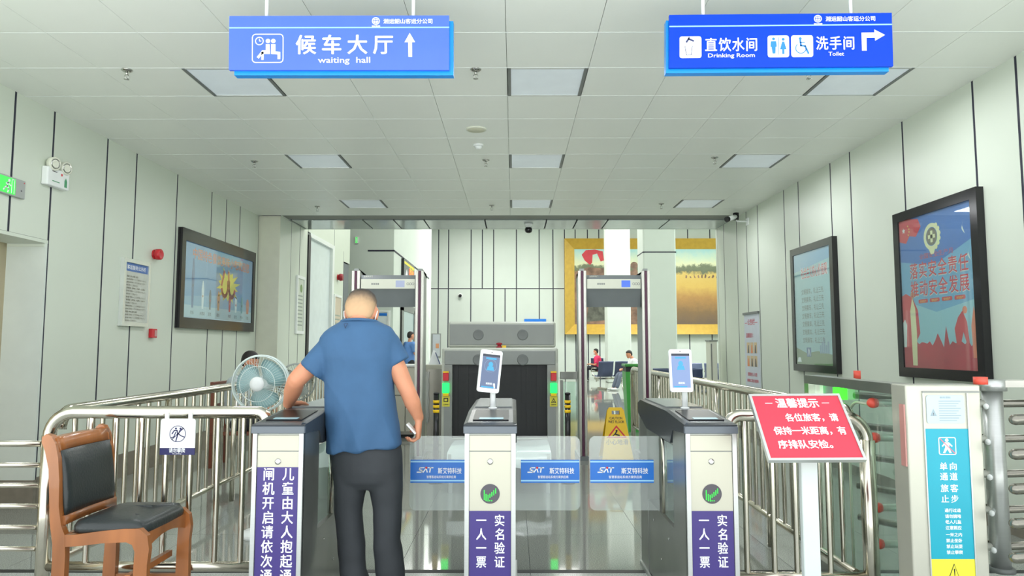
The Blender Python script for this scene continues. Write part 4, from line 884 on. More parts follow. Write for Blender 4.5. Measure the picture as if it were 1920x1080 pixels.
for s_, px in ((0, 836), (1, 1038)):
    q = X(px, 707, -.02); q2 = X(px, 727, -.02); q3 = X(px, 752, -.02)
    one('red_lamp', t, lambda g: g.box((q.x-.03, Yx-.045, q.z-.04), (q.x+.03, Yx-.01, q.z+.045), redm, .008)); one('lamp_cap', t, lambda g: g.box((q.x-.03, Yx-.045, q.z+.046), (q.x+.03, Yx-.01, q.z+.062), yellow))
    one('green_lamp', t, lambda g: g.box((q2.x-.036, Yx-.05, q2.z-.055), (q2.x+.036, Yx-.01, q2.z+.05), emit('lamp_green', (20, 250, 90), 2.2), .01)); one('lamp_base', t, lambda g: g.box((q2.x-.03, Yx-.045, q2.z-.085), (q2.x+.03, Yx-.01, q2.z-.058), yellow))
    one('warning_label', t, lambda g: g.box((q3.x-.04, Yx-.016, q3.z-.058), (q3.x+.04, Yx-.012, q3.z+.052), ylabel))
    a = Art((q3.x-.04, Yx-.0165, q3.z-.058), (1, 0, 0), (0, 0, 1))
    if s_: a.poly([(.012, .04), (.068, .04), (.04, .09)], pblack); a.poly([(.024, .046), (.056, .046), (.04, .076)], ylabel, .0015); a.disc(.04, .054, .006, pblack, .002)
    else: a.rect(.015, .05, .065, .09, pblack); a.rect(.025, .058, .055, .08, ylabel, .0015)
    a.text('注意安全', .04, .015, .016, pblack, .02, width=.055); a.build(t)
q = X(936, 650, .06); one('emergency_button', t, lambda g: (g.lathe((q.x, Yx+.08, zt), (0, 0, 1), ((.035, 0), (.035, .012), (.02, .014), (.02, .03), (.032, .034), (.032, .05), (.01, .055)), mat('dark_red', (150, 20, 40), .4)), g.box((q.x+.03, Yx+.05, zt), (q.x+.075, Yx+.1, zt+.025), yellow)))
for dx_ in (-.42, .42):
    for dy_ in (.15, 1.7): one('caster', t, lambda g: (g.tube(((-.15+dx_-.02, Yx+dy_, .05), (-.15+dx_+.02, Yx+dy_, .05)), .05, rubber, 14), g.box((-.15+dx_-.03, Yx+dy_-.03, .06), (-.15+dx_+.03, Yx+dy_+.03, .11), greyd)))
# roller table in front, wrapped in clear film
t = thing('roller_table', 'low roller conveyor with a white wrapped cover in front of the scanner', 'conveyor', (-.15, 7.1, 0))
ca, cb = oa+.05, ob-.02
one('frame', t, lambda g: (g.box((ca, 6.62, .30), (ca+.03, 7.57, .36), alum), g.box((cb-.03, 6.62, .30), (cb, 7.57, .36), alum)))
for x_ in (ca+.02, cb-.02):
    for y_ in (6.68, 7.5): one('leg', t, lambda g: g.box((x_-.018, y_-.018, 0), (x_+.018, y_+.018, .30), alum))
for k in range(10): one('roller', t, lambda g: g.tube(((ca+.03, 6.68+.09*k, .34), (cb-.03, 6.68+.09*k, .34)), .025, steel, 10))
def film(g):
    R = []
    for j in range(9):
        x = ca-.01+(cb-ca+.02)*j/8; R.append([V((x, 6.6+.02*math.sin(j*2),   .24+.02*math.sin(j*3))), V((x, 6.64, .37+.01*math.sin(j*2.3))), V((x, 7.05, .385+.012*math.sin(j*1.7))), V((x, 7.50, .37+.01*math.sin(j)))])
    g.loft(R, mat('white_film', (206, 214, 214), .2), closed=False, caps=False)
one('film_cover', t, film)

# bollards
for px, lab in ((817, 'black bollard with yellow rings left of the scanner'), (1065, 'black bollard with yellow rings right of the scanner')):
    Yb = 7.15; c = onY(px, 860, Yb); c.z = 0; zt = onY(px, 739, Yb).z
    t = thing('bollard', lab, 'bollard', c, 'bollards beside the scanner')
    one('post', t, lambda g: g.tube((c, V((c.x, c.y, zt))), .028, mat('bollard_black', (24, 24, 26), .15), 18)); one('cap', t, lambda g: g.lathe((c.x, c.y, zt), (0, 0, 1), ((.03, 0), (.028, .012), (.01, .018)), rubber)); one('base_plate', t, lambda g: g.lathe(c, (0, 0, 1), ((.07, 0), (.07, .008), (.035, .014)), rubber))
    for py in (753, 762, 771): z = onY(px, py, Yb).z; one('yellow_ring', t, lambda g: g.tube(((c.x, c.y, z-.014), (c.x, c.y, z+.014)), .0325, yellow, 18))
# wet floor sign
Yw = 8.5; P_ = lambda px, py: onY(px, py, Yw)
t = thing('wet_floor_sign', 'yellow folding wet floor caution board under the right detector', 'sign', (P_(1160, 857).x, Yw+.15, 0))
def leaf(sgn):
    zt = P_(1158, 766).z; xb0, xb1, xt0, xt1 = P_(1129, 857).x, P_(1188, 857).x, P_(1142, 766).x, P_(1172, 766).x
    v = V((0, -sgn*.14, zt)).normalized()*1
    o = V(((xb0+xb1)/2, Yw+.15+sgn*.16, .01)); topc = V(((xt0+xt1)/2, Yw+.15+sgn*.012, zt)); v = (topc-o); L = v.length; v.normalize(); u = V((1, 0, 0)) if sgn < 0 else V((-1, 0, 0)); n = u.cross(v)
    M = frame_m(o, u, v); wb = (xb1-xb0)/2; wt = (xt1-xt0)/2
    def f(g):
        hx, h0, h1 = wt*.5, L*.86, L*.94
        # leaf with a hand hole: four strips
        wx = lambda y: wb+(wt-wb)*y/L
        g.prism([(-wb, 0), (wb, 0), (wx(h0), h0), (-wx(h0), h0)], M, -.008, 0, yellow); g.prism([(-wx(h0), h0), (-hx, h0), (-hx, h1), (-wx(h1), h1)], M, -.008, 0, yellow); g.prism([(hx, h0), (wx(h0), h0), (wx(h1), h1), (hx, h1)], M, -.008, 0, yellow); g.prism([(-wx(h1), h1), (wx(h1), h1), (wt*.8, L), (-wt*.8, L)], M, -.008, 0, yellow)
    p = one('board_leaf', t, f)
    if sgn < 0:
        a = Art(o, u, v); a.text('CAUTION', 0, L*.77, .045, pblack, .03, width=.15); a.text('WET FLOOR', 0, L*.70, .045, pblack, .03, width=.19)
        a.poly([(-.12, L*.42), (.12, L*.42), (0, L*.66)], pred, .001); a.poly([(-.085, L*.445), (.085, L*.445), (0, L*.615)], yellow, .0018); a.disc(.0, L*.555, .012, pblack, .003); a.line([(.0, L*.54), (-.02, L*.49), (.03, L*.465)], .016, pblack, .003); a.line([(-.02, L*.49), (-.045, L*.46)], .012, pblack, .003)
        a.text('小心地滑', 0, L*.30, .07, mat('print_grey', (110, 104, 70), .5), .02, width=.26); a.build(t)
leaf(-1); leaf(1)

# ============================================================ RED NOTICE STAND
t = thing('notice_stand', 'slanted red notice board on a white post in front of the right railing', 'notice stand', (1.33, 3.1, 0))
bl, br = onY(1440, 864, 3.02), onY(1619, 862, 3.02); tl, tr_ = onY(1405, 739, 3.25), onY(1579, 739, 3.25)
u = ((br-bl)+(tr_-tl)).normalized(); v = ((tl-bl)+(tr_-br)); v = (v-u*v.dot(u)).normalized(); W = ((br-bl).length+(tr_-tl).length)/2; Hh = ((tl-bl).length+(tr_-br).length)/2; c = (bl+br+tl+tr_)/4; o = c-u*W/2-v*Hh/2
M = frame_m(o, u, v)
one('board', t, lambda g: g.prism([(.006, .006), (W-.006, .006), (W-.006, Hh-.006), (.006, Hh-.006)], M, -.014, -.002, pinkred))
def fr(g):
    g.prism([(0, 0), (W, 0), (W, .011), (0, .011)], M, -.018, .003, alum); g.prism([(0, Hh-.011), (W, Hh-.011), (W, Hh), (0, Hh)], M, -.018, .003, alum); g.prism([(0, .011), (.011, .011), (.011, Hh-.011), (0, Hh-.011)], M, -.018, .003, alum); g.prism([(W-.011, .011), (W, .011), (W, Hh-.011), (W-.011, Hh-.011)], M, -.018, .003, alum)
one('frame', t, fr)
a = Art(o, u, v); a.text('温馨提示', W*.50, Hh*.795, .055, pwhite, .045, lift=0, width=W*.46)
a.rect(W*.15, Hh*.85, W*.23, Hh*.858, pwhite, 0); a.rect(W*.77, Hh*.85, W*.85, Hh*.858, pwhite, 0)
a.text('各位旅客，请', W*.60, Hh*.58, .045, pwhite, .045, lift=0, width=W*.56); a.text('保持一米距离，有', W*.53, Hh*.38, .045, pwhite, .045, lift=0, width=W*.76); a.text('序排队安检。', W*.43, Hh*.18, .045, pwhite, .045, lift=0, width=W*.56); a.build(t)
pc = onY(1516, 900, 3.13)
one('post', t, lambda g: g.box((pc.x-.036, 3.115, .012), (pc.x+.036, 3.15, (bl.z+tl.z)/2-.03), mat('post_white', (206, 216, 212), .35), .006)); one('bracket', t, lambda g: g.prism([(W*.3, Hh*.3), (W*.7, Hh*.3), (W*.7, Hh*.7), (W*.3, Hh*.7)], M, -.03, -.018, greyd)); one('base_plate', t, lambda g: g.box((pc.x-.16, 2.98, 0), (pc.x+.16, 3.28, .012), white, .006))

# ============================================================ ONE-WAY TURNSTILE
YT = 3.3
XT0 = onY(1697, 722, YT).x; XT1 = onY(1838, 722, YT).x; ztop = onY(1760, 722, YT).z
silver = mat('cabinet_silver', (188, 188, 174), .34, .35, vary=.03)
t = thing('turnstile', 'tall one-way turnstile cabinet with teal poster and rotating arms at the right edge', 'turnstile', ((XT0+XT1)/2, YT+.05, 0))
one('cabinet', t, lambda g: g.box((XT0, YT, 0), (XT1, YT+.13, ztop), silver, .01))
wc = XT1-XT0
one('cabinet_edge', t, lambda g: (g.box((XT0+wc*.215, YT-.007, .0), (XT0+wc*.23, YT, ztop-.038), alum), g.box((XT1-wc*.20, YT-.007, 0), (XT1-wc*.185, YT, ztop-.038), alum), g.box((XT0+wc*.215, YT-.007, ztop-.035), (XT1-wc*.03, YT, ztop-.028), greym)))
one('red_side_strip', t, lambda g: g.box((XT0-.006, YT+.01, .80), (XT0, YT+.05, ztop-.09), mat('faded_red', (196, 140, 132), .4)))
YE = onX(1508, 720, XT0).y; zb_ = onX(1508, 737, XT0+.02).z
one('top_beam', t, lambda g: g.box((XT0, YT+.13, ztop-.05), (XT0+.09, YE, ztop-.0), dsteel))
one('rear_post', t, lambda g: g.box((XT0, YE-.06, 0), (XT0+.09, YE, ztop-.05), steel)); 
one('side_glass', t, lambda g: g.box((XT0+.035, YT+.14, .12), (XT0+.045, YE-.07, ztop-.052), clearglass)); one('glass_edge', t, lambda g: g.tube([(XT0+.04, YT+.66, .1), (XT0+.04, YT+.66, .93)] + arc((XT0+.04, YT+.54, .93), (0, 1, 0), (0, 0, 1), .12, 0, 90, 6) + [(XT0+.04, YT+.44, 1.05)], .008, mat('glass_rim', (196, 206, 180), .2), 8))
q = onX(1570, 720, XT0); one('green_indicator', t, lambda g: g.box((XT0-.004, q.y-.05, ztop-.115), (XT0+.03, q.y+.05, ztop-.052), emit('lamp_green2', (60, 255, 40), 2.0)))
one('base_beam', t, lambda g: g.box((XT0, YT+.13, 0), (XT0+.09, YE, .1), dsteel))
Yrot = YT+.33; xr = onY(1866, 850, Yrot).x
zr0 = onY(1866, 1064, Yrot).z; zr1 = onY(1866, 712, Yrot).z
ro = one('rotor', t, lambda g: (g.tube(((xr, Yrot, zr0), (xr, Yrot, zr1-.05)), .046, alum, 20), g.lathe((xr, Yrot, zr0), (0, 0, 1), ((.06, -.02), (.06, 0), (.052, .004)), greyd)))
one('rotor_cap', ro, lambda g: g.tube(((xr, Yrot, zr1-.055), (xr, Yrot, zr1)), .066, alum, 20))
one('head_beam', t, lambda g: g.box((xr+.03, Yrot-.06, zr1-.035), (3.56, Yrot+.06, zr1-.002), mat('marble_beam', (206, 204, 194), .3, vary=.15)))
hs = [onY(1850, q, Yrot).z for q in (757, 823, 889, 956, 1025)]
armw = mat('arm_pale', (206, 208, 196), .3, .4); redcap = mat('cap_coral', (224, 84, 66), .4)
for k, z in enumerate(hs):
    one('arm', ro, lambda g: g.tube(((xr, Yrot, z), (xr+.66, Yrot+.12, z-.004)), .019, steeld, 12)); 
    one('arm', ro, lambda g: g.tube(((xr, Yrot, z), (xr-.18, Yrot-.12, z)), .019, steeld, 12)) if 0 else None
    xe_ = onY(1641 if k != 2 else 1676, 850, Yrot+.05).x
    one('arm', ro, lambda g: g.tube(((xr, Yrot, z), (xe_, Yrot+.05, z)), .019, armw, 12))
    if k != 2: one('red_end_cap', ro, lambda g: g.ell((xe_, Yrot+.05, z), (.032, .027, .027), redcap, 14, 9), label='coral red rubber end cap')
    one('arm', ro, lambda g: g.tube(((xr, Yrot, z), (xr-.40, Yrot+.62, z)), .020, steeld, 12)); one('red_end_cap', ro, lambda g: g.ell((xr-.40, Yrot+.62, z), (.025, .025, .025), steeld, 12, 8)) if 0 else None
    one('rotor_bolt', ro, lambda g: g.ell((xr-.047, Yrot-.02, z-.012), (.012, .016, .016), white, 10, 6))
p = onY(1607, 701, 4.6); one('red_knob', t, lambda g: (g.tube(((p.x, 4.6, p.z-.035), (p.x, 4.6, p.z+.02)), .022, redcap, 14), g.tube(((XT0+.045, YE-.03, ztop-.02), (p.x, 4.6, p.z-.04)), .012, white, 8)))
p = onY(1828, 714, YT+.1); one('red_knob', t, lambda g: g.tube(((p.x, YT+.06, ztop), (p.x, YT+.06, ztop+.035)), .030, redcap, 14))
a = Art((XT0, YT-.0015, 0), (1, 0, 0), (0, 0, 1)); zz = lambda py: onY(1770, py, YT).z
xl, xr_ = wc*.225+.002, wc*.81-.002; xm = (xl+xr_)/2
a.rrect(xl+.012, zz(794), xr_-.012, zz(741), .012, mat('plaque_blue', (184, 204, 214), .35), .001); ink = mat('plaque_ink', (150, 168, 176), .5)
for k in range(9): a.line([(xl+.07, zz(752)-.011*k), (xr_-.03-.01*(k % 3), zz(752)-.011*k)], .0035, ink, .0015)
a.text('使用须知', xm, zz(747), .011, ink, .02, width=.05); a.poly([(xl+.028, zz(780)), (xl+.058, zz(780)), (xl+.043, zz(766))], ink, .0016); a.text('!', xl+.043, zz(779), .018, pdark, .03, lift=.002)
a.rect(xl, zz(1048), xr_, zz(804), teal, .001, 'poster'); a.rect(xl, zz(1250), xr_, zz(1048), pyel, .001, 'poster_lower')
bx = .040; cy = zz(836); a.rrect(xm-bx, cy-bx*1.0, xm+bx, cy+bx*1.0, .008, pwhite, .0014); a.rrect(xm-bx+.004, cy-bx+.004, xm+bx-.004, cy+bx-.004, .006, teal, .0017)
a.disc(xm-.002, cy+.026, .008, pwhite, .002); a.poly([(xm-.012, cy+.016), (xm+.008, cy+.016), (xm+.024, cy), (xm+.02, cy-.004), (xm+.008, cy+.006), (xm+.008, cy-.008), (xm+.018, cy-.032), (xm+.008, cy-.032), (xm, cy-.014), (xm-.012, cy-.032), (xm-.022, cy-.032), (xm-.01, cy-.006), (xm-.012, cy+.006), (xm-.022, cy-.004), (xm-.026, cy)], pwhite, .002)
a.line([(xm-.034, cy+.034), (xm+.034, cy-.034)], .004, mat('strike_pink', (226, 110, 130), .4), .0024)
for tx, py in (('单向', 880), ('通道', 899), ('旅客', 921), ('止步', 941)):
    for k in (0, 1): a.text(tx[k], xm+(-.022 if k == 0 else .022), zz(py), .037, pwhite, .03)
for tx, py in (('通行过道', 959.5), ('请勿拥堵', 970.5), ('老人儿童', 981), ('注意照应', 992), ('一米之内', 1005), ('禁止坐卧', 1016), ('禁止玩耍', 1027), ('禁止攀爬', 1038)): a.text(tx, xm+.01, zz(py), .018, pwhite, .03, width=.072)
a.poly([(xm-.036, zz(1096)), (xm+.036, zz(1096)), (xm+.004, zz(1056))], pblack, .002); a.poly([(xm-.031, zz(1094.5)), (xm+.032, zz(1094.5)), (xm+.004, zz(1059))], pyel, .0024); a.poly([(xm+.001, zz(1066)), (xm+.007, zz(1066)), (xm+.005, zz(1082)), (xm+.003, zz(1082))], pblack, .003)
a.build(t)
# fixed comb with rounded arm ends at the right edge
t = thing('turnstile_comb', 'column of thick rounded steel bars cut by the right picture edge', 'turnstile', (2.9, 3.2, 0)); one('post', t, lambda g: g.box((2.86, 3.15, 0), (2.96, 3.25, 1.12), dsteel, .01))
for py in (787, 852, 917, 982, 1046): 
    q = onY(1903, py, 3.2); 
    def f(g):
        g.tube(((q.x, q.y, q.z), (2.87, 3.21, q.z+.03)), .024, steeld, 14); g.ell(q, (.024, .024, .024), steeld, 12, 8)
    one('bar', t, f)

# ============================================================ WOODEN CHAIR
t = thing('wooden_chair', 'orange-brown wooden side chair with black leather back and seat, lower left', 'chair', (-2.0, 3.5, 0))
def plank(pts, y0, th, r=None):
    """side-profile outline (x,z) extruded along +y"""
    def f(g): g.prism([(x, z) for x, z in pts], Matrix(((1, 0, 0, 0), (0, 0, -1, y0), (0, 1, 0, 0), (0, 0, 0, 1))), -th, 0, wood)
    return f
# sizes: near side y=3.30, far side y=3.72 ; back at x=-2.22, front at x=-1.78
YN, YFq = 3.30, 3.72; th = .034
def zp_(py, Y=YN): return onY(100, py, Y).z
def xp_(px, Y=YN, py=900): return onY(px, py, Y).x
def side_back(Y):
    o = xp_(80, YN, 815); 
    P = lambda px, py: (onY(px, py, YN).x, onY(px, py, YN).z)
    outer = [P(78, 822), P(84, 815), P(97, 817)]
    return [P(78, 830), P(79, 820), P(86, 814), P(96, 817), P(104, 832), P(109, 860), P(111, 900), P(110, 950), P(114, 985), P(121, 1003), P(122, 1040), P(119, 1100), (P(118, 1100)[0], .0), (P(98, 1100)[0]-.02, 0.0), P(97, 1060), P(98, 1020), P(93, 980), P(92, 930), P(91, 880), P(84, 845)]
pb_ = side_back(YN)
for y_ in (YN, YFq): one('back_post', t, plank(pb_, y_, th))
def front_leg():
    P = lambda px, py: (onY(px, py, YN).x, onY(px, py, YN).z)
    return [P(116, 1003), P(140, 1003), P(190, 996), P(230, 992), P(262, 992), P(276, 1005), P(279, 1030), P(275, 1060), P(274, 1090), (P(276, 1100)[0], 0), (P(246, 1100)[0], 0), P(250, 1060), P(252, 1035), P(247, 1022), P(236, 1017), P(190, 1019), P(150, 1024), P(118, 1026)]
pf_ = front_leg()
for y_ in (YN, YFq): one('side_frame', t, plank(pf_, y_+.001 if y_ == YN else y_-.001, th-.004))
xb0, zb0 = onY(80, 820, YN).x, onY(80, 820, YN).z
sx0 = onY(121, 1003, YN).x; sx1 = onY(268, 1000, YN).x; sz = onY(200, 998, YN).z
def crest(g):
    R = []
    for k in range(7):
        y = YN+th*.5+(YFq-YN)*k/6; bow = -.02*math.sin(PI*k/6); top_ = .93+.004
        R.append([V((xb0+.02+bow, y, .93)), V((xb0+.055+bow, y, .925)), V((xb0+.072+bow, y, .862)), V((xb0+.045+bow, y, .862))])
    g.loft(R, wood)
one('crest_rail', t, crest)
def lowrail(g):
    R = []
    for k in range(5):
        y = YN+th*.5+(YFq-YN)*k/4; bow = -.015*math.sin(PI*k/4); x = xb0+.085+bow; R.append([V((x, y, .575)), V((x+.028, y, .575)), V((x+.03, y, .535)), V((x+.002, y, .535))])
    g.loft(R, wood)
one('lower_back_rail', t, lowrail)
def pad(g):
    n, R = 12, []
    for i in range(9):
        z = .572+(.868-.572)*i/8; e = math.sin(PI*i/8)**.35 if 0 < i < 8 else .0; lean = -(i/8)*.035; row = []
        for k in range(n):
            a_ = 2*PI*k/n; yy = math.copysign(abs(math.cos(a_))**.4, math.cos(a_)); xx = math.copysign(abs(math.sin(a_))**.6, math.sin(a_))
            row.append(V((xb0+.105+lean-.015*(1-yy*yy)+xx*.026*(e*.8+.2), (YN+YFq+th)/2+yy*((YFq-YN)/2-.008), z)))
        R.append(row)
    g.loft(R, leather)
one('back_cushion', t, pad)
def seat(g):
    n, R = 24, []
    for zz_, k_ in ((sz-.015, .93), (sz, 1.0), (sz+.02, 1.0), (sz+.038, .95), (sz+.048, .8), (sz+.052, .4)):
        R.append([V(((sx0+sx1)/2+.005+math.copysign(abs(math.cos(2*PI*q/n))**.32, math.cos(2*PI*q/n))*((sx1-sx0)/2+.0)*k_, (YN+YFq+th)/2+math.copysign(abs(math.sin(2*PI*q/n))**.32, math.sin(2*PI*q/n))*((YFq-YN)/2+.012)*k_, zz_-(.01 if math.cos(2*PI*q/n) > .6 else 0))) for q in range(n)])
    g.loft(R, leather)
one('seat_cushion', t, seat)
def apron(g):
    M = Matrix(((0, 0, 1, sx1-.02), (1, 0, 0, 0), (0, 1, 0, 0), (0, 0, 0, 1)))
    pts = [(YN+th, sz-.012), (YFq, sz-.012), (YFq, sz-.085)] + [(YFq-(YFq-YN-th)*k/10, sz-.085+.035*math.sin(PI*k/10)) for k in range(1, 10)] + [(YN+th, sz-.085)]
    g.prism(pts, M, 0, .022, wood)
one('front_apron', t, apron); one('rear_apron', t, lambda g: g.box((sx0-.01, YN+th, sz-.07), (sx0+.012, YFq, sz-.01), wood))
for y_ in (YN, YFq): one('side_stretcher', t, lambda g: g.box((onY(118, 1080, YN).x, y_+.006, .155), (onY(250, 1080, YN).x, y_+.028, .19), wood))
one('cross_stretcher', t, lambda g: g.box((sx1-.09, YN+.028, .28), (sx1-.065, YFq+.01, .31), wood))

# ============================================================ FANS
fanw = mat('fan_cage_white', (214, 226, 222), .35); fanb = mat('fan_blade_aqua', (186, 220, 222), .25); 
def fan(c, R, label, wm, bm_, yaw=0):
    t = thing('floor_fan', label, 'fan', (c.x, c.y+.1, 0), 'standing fans')
    ax = V((math.sin(yaw), -math.cos(yaw), 0)); u = V((math.cos(yaw), math.sin(yaw), 0)); w_ = V((0, 0, 1))
    def circ(r, d, th_, g, n=36): g.tube([c+ax*d+(u*math.cos(2*PI*k/n)+w_*math.sin(2*PI*k/n))*r for k in range(n+1)], th_, wm, 6, caps=False)
    def front(g):
        circ(R, .02, .007, g); circ(R*.97, .04, .004, g); circ(R*.62, .085, .0025, g)
        n = 54
        for k in range(n):
            a_ = 2*PI*k/n; e = u*math.cos(a_)+w_*math.sin(a_); e2 = u*math.cos(a_+.25)+w_*math.sin(a_+.25); g.tube((c+ax*.09+e*R*.25, c+ax*.085+e2*R*.62, c+ax*.04+e2*R*.97), .0011, wm, 4, caps=False)
    one('front_grille', t, front)
    def rear(g):
        circ(R, -.01, .005, g); circ(R*.6, -.07, .0025, g, 24)
        for k in range(36):
            a_ = 2*PI*k/36; e = u*math.cos(a_)+w_*math.sin(a_); g.tube((c-ax*.08+e*R*.2, c-ax*.07+e*R*.6, c-ax*.01+e*R*1.0), .0011, wm, 4, caps=False)
    one('rear_grille', t, rear)
    one('badge_hub', t, lambda g: g.lathe(c+ax*.085, ax, ((R*.26, 0), (R*.25, .008), (R*.12, .013), (.002, .014)), white, 24))
    def blade(k0):
        def f(g):
            co = []; fc = []
            for i in range(7):
                r = R*(.2+.68*i/6); wa = 1.75*math.sin(PI*(.25+.5*i/6))
                for j in range(5):
                    a_ = k0+wa*(j/4-.5)+.25*i/6; co.append(c+(u*math.cos(a_)+w_*math.sin(a_))*r+ax*(.0+.035*(j/4-.5)))
            for i in range(6):
                for j in range(4): fc.append((i*5+j, i*5+j+1, i*5+j+6, i*5+j+5))
            fs = g.faces(co, fc, bm_, True); bmesh.ops.solidify(g.bm, geom=g.bm.faces[:], thickness=.003)
        return f
    for k in range(3): one('blade', t, blade(2*PI*k/3+.55))
    one('motor', t, lambda g: g.lathe(c-ax*.19, ax, ((.03, 0), (.06, .02), (.065, .08), (.05, .12), (.035, .17)), white, 18))
    b = V((c.x, c.y+.1, 0)) if yaw == 0 else c-ax*.12; b = V((b.x, b.y, 0))
    one('pole', t, lambda g: g.tube((b+V((0, 0, .02)), V((b.x, b.y, c.z-.02))), .013, white, 12)); one('base', t, lambda g: g.lathe(b, (0, 0, 1), ((.16, 0), (.16, .02), (.13, .035), (.03, .05)), white, 24))
fan(onY(490, 719, 5.1), .20, 'white standing fan with pale aqua blades behind the left gate', fanw, fanb)
fan(onY(556, 716, 6.7), .17, 'second fan with a thin grey cage, half hidden by the man\'s raised arm', mat('fan_cage_grey', (150, 156, 150), .4), mat('fan_blade_grey', (186, 192, 184), .4), .3)

# ============================================================ COUNTER AND OTHER BACKGROUND THINGS
Yc = 10.6
xa, xb = onY(700, 690, Yc).x, onY(792, 690, Yc).x; zt = onY(750, 684, Yc).z
t = thing('inspection_counter', 'brushed steel inspection counter seen through the left detector', 'counter', ((xa+xb)/2, Yc, 0))
one('body', t, lambda g: g.box((xa, Yc, .05), (xb, Yc+.6, zt-.03), steeld)); one('worktop', t, lambda g: g.box((xa-.02, Yc-.03, zt-.03), (xb+.02, Yc+.62, zt), alum, .008)); one('plinth', t, lambda g: g.box((xa+.03, Yc+.03, 0), (xb-.03, Yc+.6, .05), rubber))
n = 3
for k in range(n):
    x0 = xa+(xb-xa)*k/n; one('door', t, lambda g: g.box((x0+.01, Yc-.02, .1), (x0+(xb-xa)/n-.01, Yc, zt-.46), bsteel)); one('drawer', t, lambda g: g.box((x0+.01, Yc-.02, zt-.44), (x0+(xb-xa)/n-.01, Yc, zt-.05), bsteel))
xa, xb = onY(798, 690, 9.9).x, onY(831, 690, 9.9).x; zt = onY(750, 684, 9.9).z
t = thing('side_cabinet', 'narrow pale cabinet beside the left end of the scanner', 'cabinet', ((xa+xb)/2, 9.9, 0)); one('body', t, lambda g: g.box((xa, 9.9, 0), (xb, 10.4, zt), mat('cabinet_beige', (190, 190, 172), .4), .01)); one('door', t, lambda g: g.box((xa+.03, 9.885, .1), (xb-.02, 9.9, zt-.06), steeld)); one('film_wrap', t, lambda g: g.tube([(xa+.03, 9.86, .3+.1*k) for k in range(8)], [.02+.012*(k % 2) for k in range(8)], glass('film', (.95, .97, .97), .25), 8))
q = onY(815, 676, 9.95); t = thing('leaflet_holder', 'small white triangular leaflet holder on the pale cabinet', 'leaflet holder', (q.x, 10.0, zt)); 
one('stand', t, lambda g: g.loft([[V((q.x-.085, 9.97, zt)), V((q.x+.08, 9.97, zt)), V((q.x+.08, 10.12, zt)), V((q.x-.085, 10.12, zt))], [V((q.x-.035, 10.04, zt+.20)), V((q.x-.015, 10.04, zt+.20)), V((q.x-.015, 10.06, zt+.20)), V((q.x-.035, 10.06, zt+.20))]], white, smooth=False)); one('card', t, lambda g: g.bar((q.x+.01, 9.965, zt+.17), (q.x+.075, 9.955, zt+.01), .01, .05, mat('card_blue', (60, 80, 130), .4), up=(0, 1, 0)))
q0 = onY(811, 668, YF); q1 = onY(825, 627, YF); t = thing('wall_notice', 'small grey wall notice left of the scanner, on the far wall', 'notice', ((q0.x+q1.x)/2, YF, q0.z)); one('sheet', t, lambda g: g.box((q0.x, YF-.01, q0.z), (q1.x, YF+.02, q1.z), mat('sheet_grey', (186, 194, 200), .5))); one('seal', t, lambda g: g.box(((q0.x+q1.x)/2-.02, YF-.02, q0.z+.35), ((q0.x+q1.x)/2+.12, YF-.01, q0.z+.55), tan_)); one('frame', t, lambda g: g.box((q0.x-.04, YF, q0.z-.04), (q1.x+.04, YF+.03, q1.z+.04), greym))
Yb = 9.5; xa, xb = onY(1050, 700, Yb).x, onY(1094, 700, Yb).x
t = thing('barrier_rail', 'short flat steel barrier between scanner and right detector', 'barrier', ((xa+xb)/2, Yb, 0)); one('top_rail', t, lambda g: g.box((xa, Yb-.03, onY(1070, 711, Yb).z), (xb, Yb+.03, onY(1070, 697, Yb).z), dsteel, .008)); one('post', t, lambda g: g.box((xa, Yb-.02, 0), (xa+.04, Yb+.02, .9), dsteel)); one('post', t, lambda g: g.box((xb-.04, Yb-.02, 0), (xb, Yb+.02, .9), dsteel)); one('glass_panel', t, lambda g: g.box((xa+.04, Yb-.004, .15), (xb-.04, Yb+.004, .88), clearglass))
# green bin
Yg = 11.3; xa, xb = onY(1173, 700, Yg).x, onY(1218, 700, Yg).x; zt = onY(1180, 684, Yg).z; gm = mat('bin_green', (64, 168, 66), .35); gd = mat('bin_lid_green', (52, 150, 52), .35)
t = thing('waste_bin', 'tall green bin with dark opening behind the far railing end', 'bin', ((xa+xb)/2, Yg, 0)); one('body', t, lambda g: g.loft([[V((xa+i_, Yg+i_, z)), V((xb-i_, Yg+i_, z)), V((xb-i_, Yg+.36-i_, z)), V((xa+i_, Yg+.36-i_, z))] for i_, z in ((.04, 0), (0, zt-.11))], gm, smooth=False)); one('opening', t, lambda g: g.box((xa+.01, Yg+.01, zt-.11), (xb-.01, Yg+.35, zt-.03), rubber)); one('lid', t, lambda g: g.box((xa-.01, Yg-.01, zt-.03), (xb+.01, Yg+.37, zt+.01), gd, .01))
# floor-standing cream display pillar behind the right railing
Yk = 12.1; xa, xb = onY(1332, 700, Yk).x, onY(1347, 700, Yk).x; zt = onY(1340, 640, Yk).z
t = thing('display_pillar', 'slim grey-white upright cabinet at the end of the right wall', 'cabinet', ((xa+xb)/2, Yk, 0)); one('body', t, lambda g: g.box((xa, Yk, 0), (xb-.01, Yk+.25, zt), cream, .01)); one('dark_edge', t, lambda g: (g.box((xa+.02, Yk-.006, .1), (xa+.035, Yk, zt-.04), greyd), g.box((xa-.01, Yk-.01, zt), (xb, Yk+.26, zt+.02), greym)))

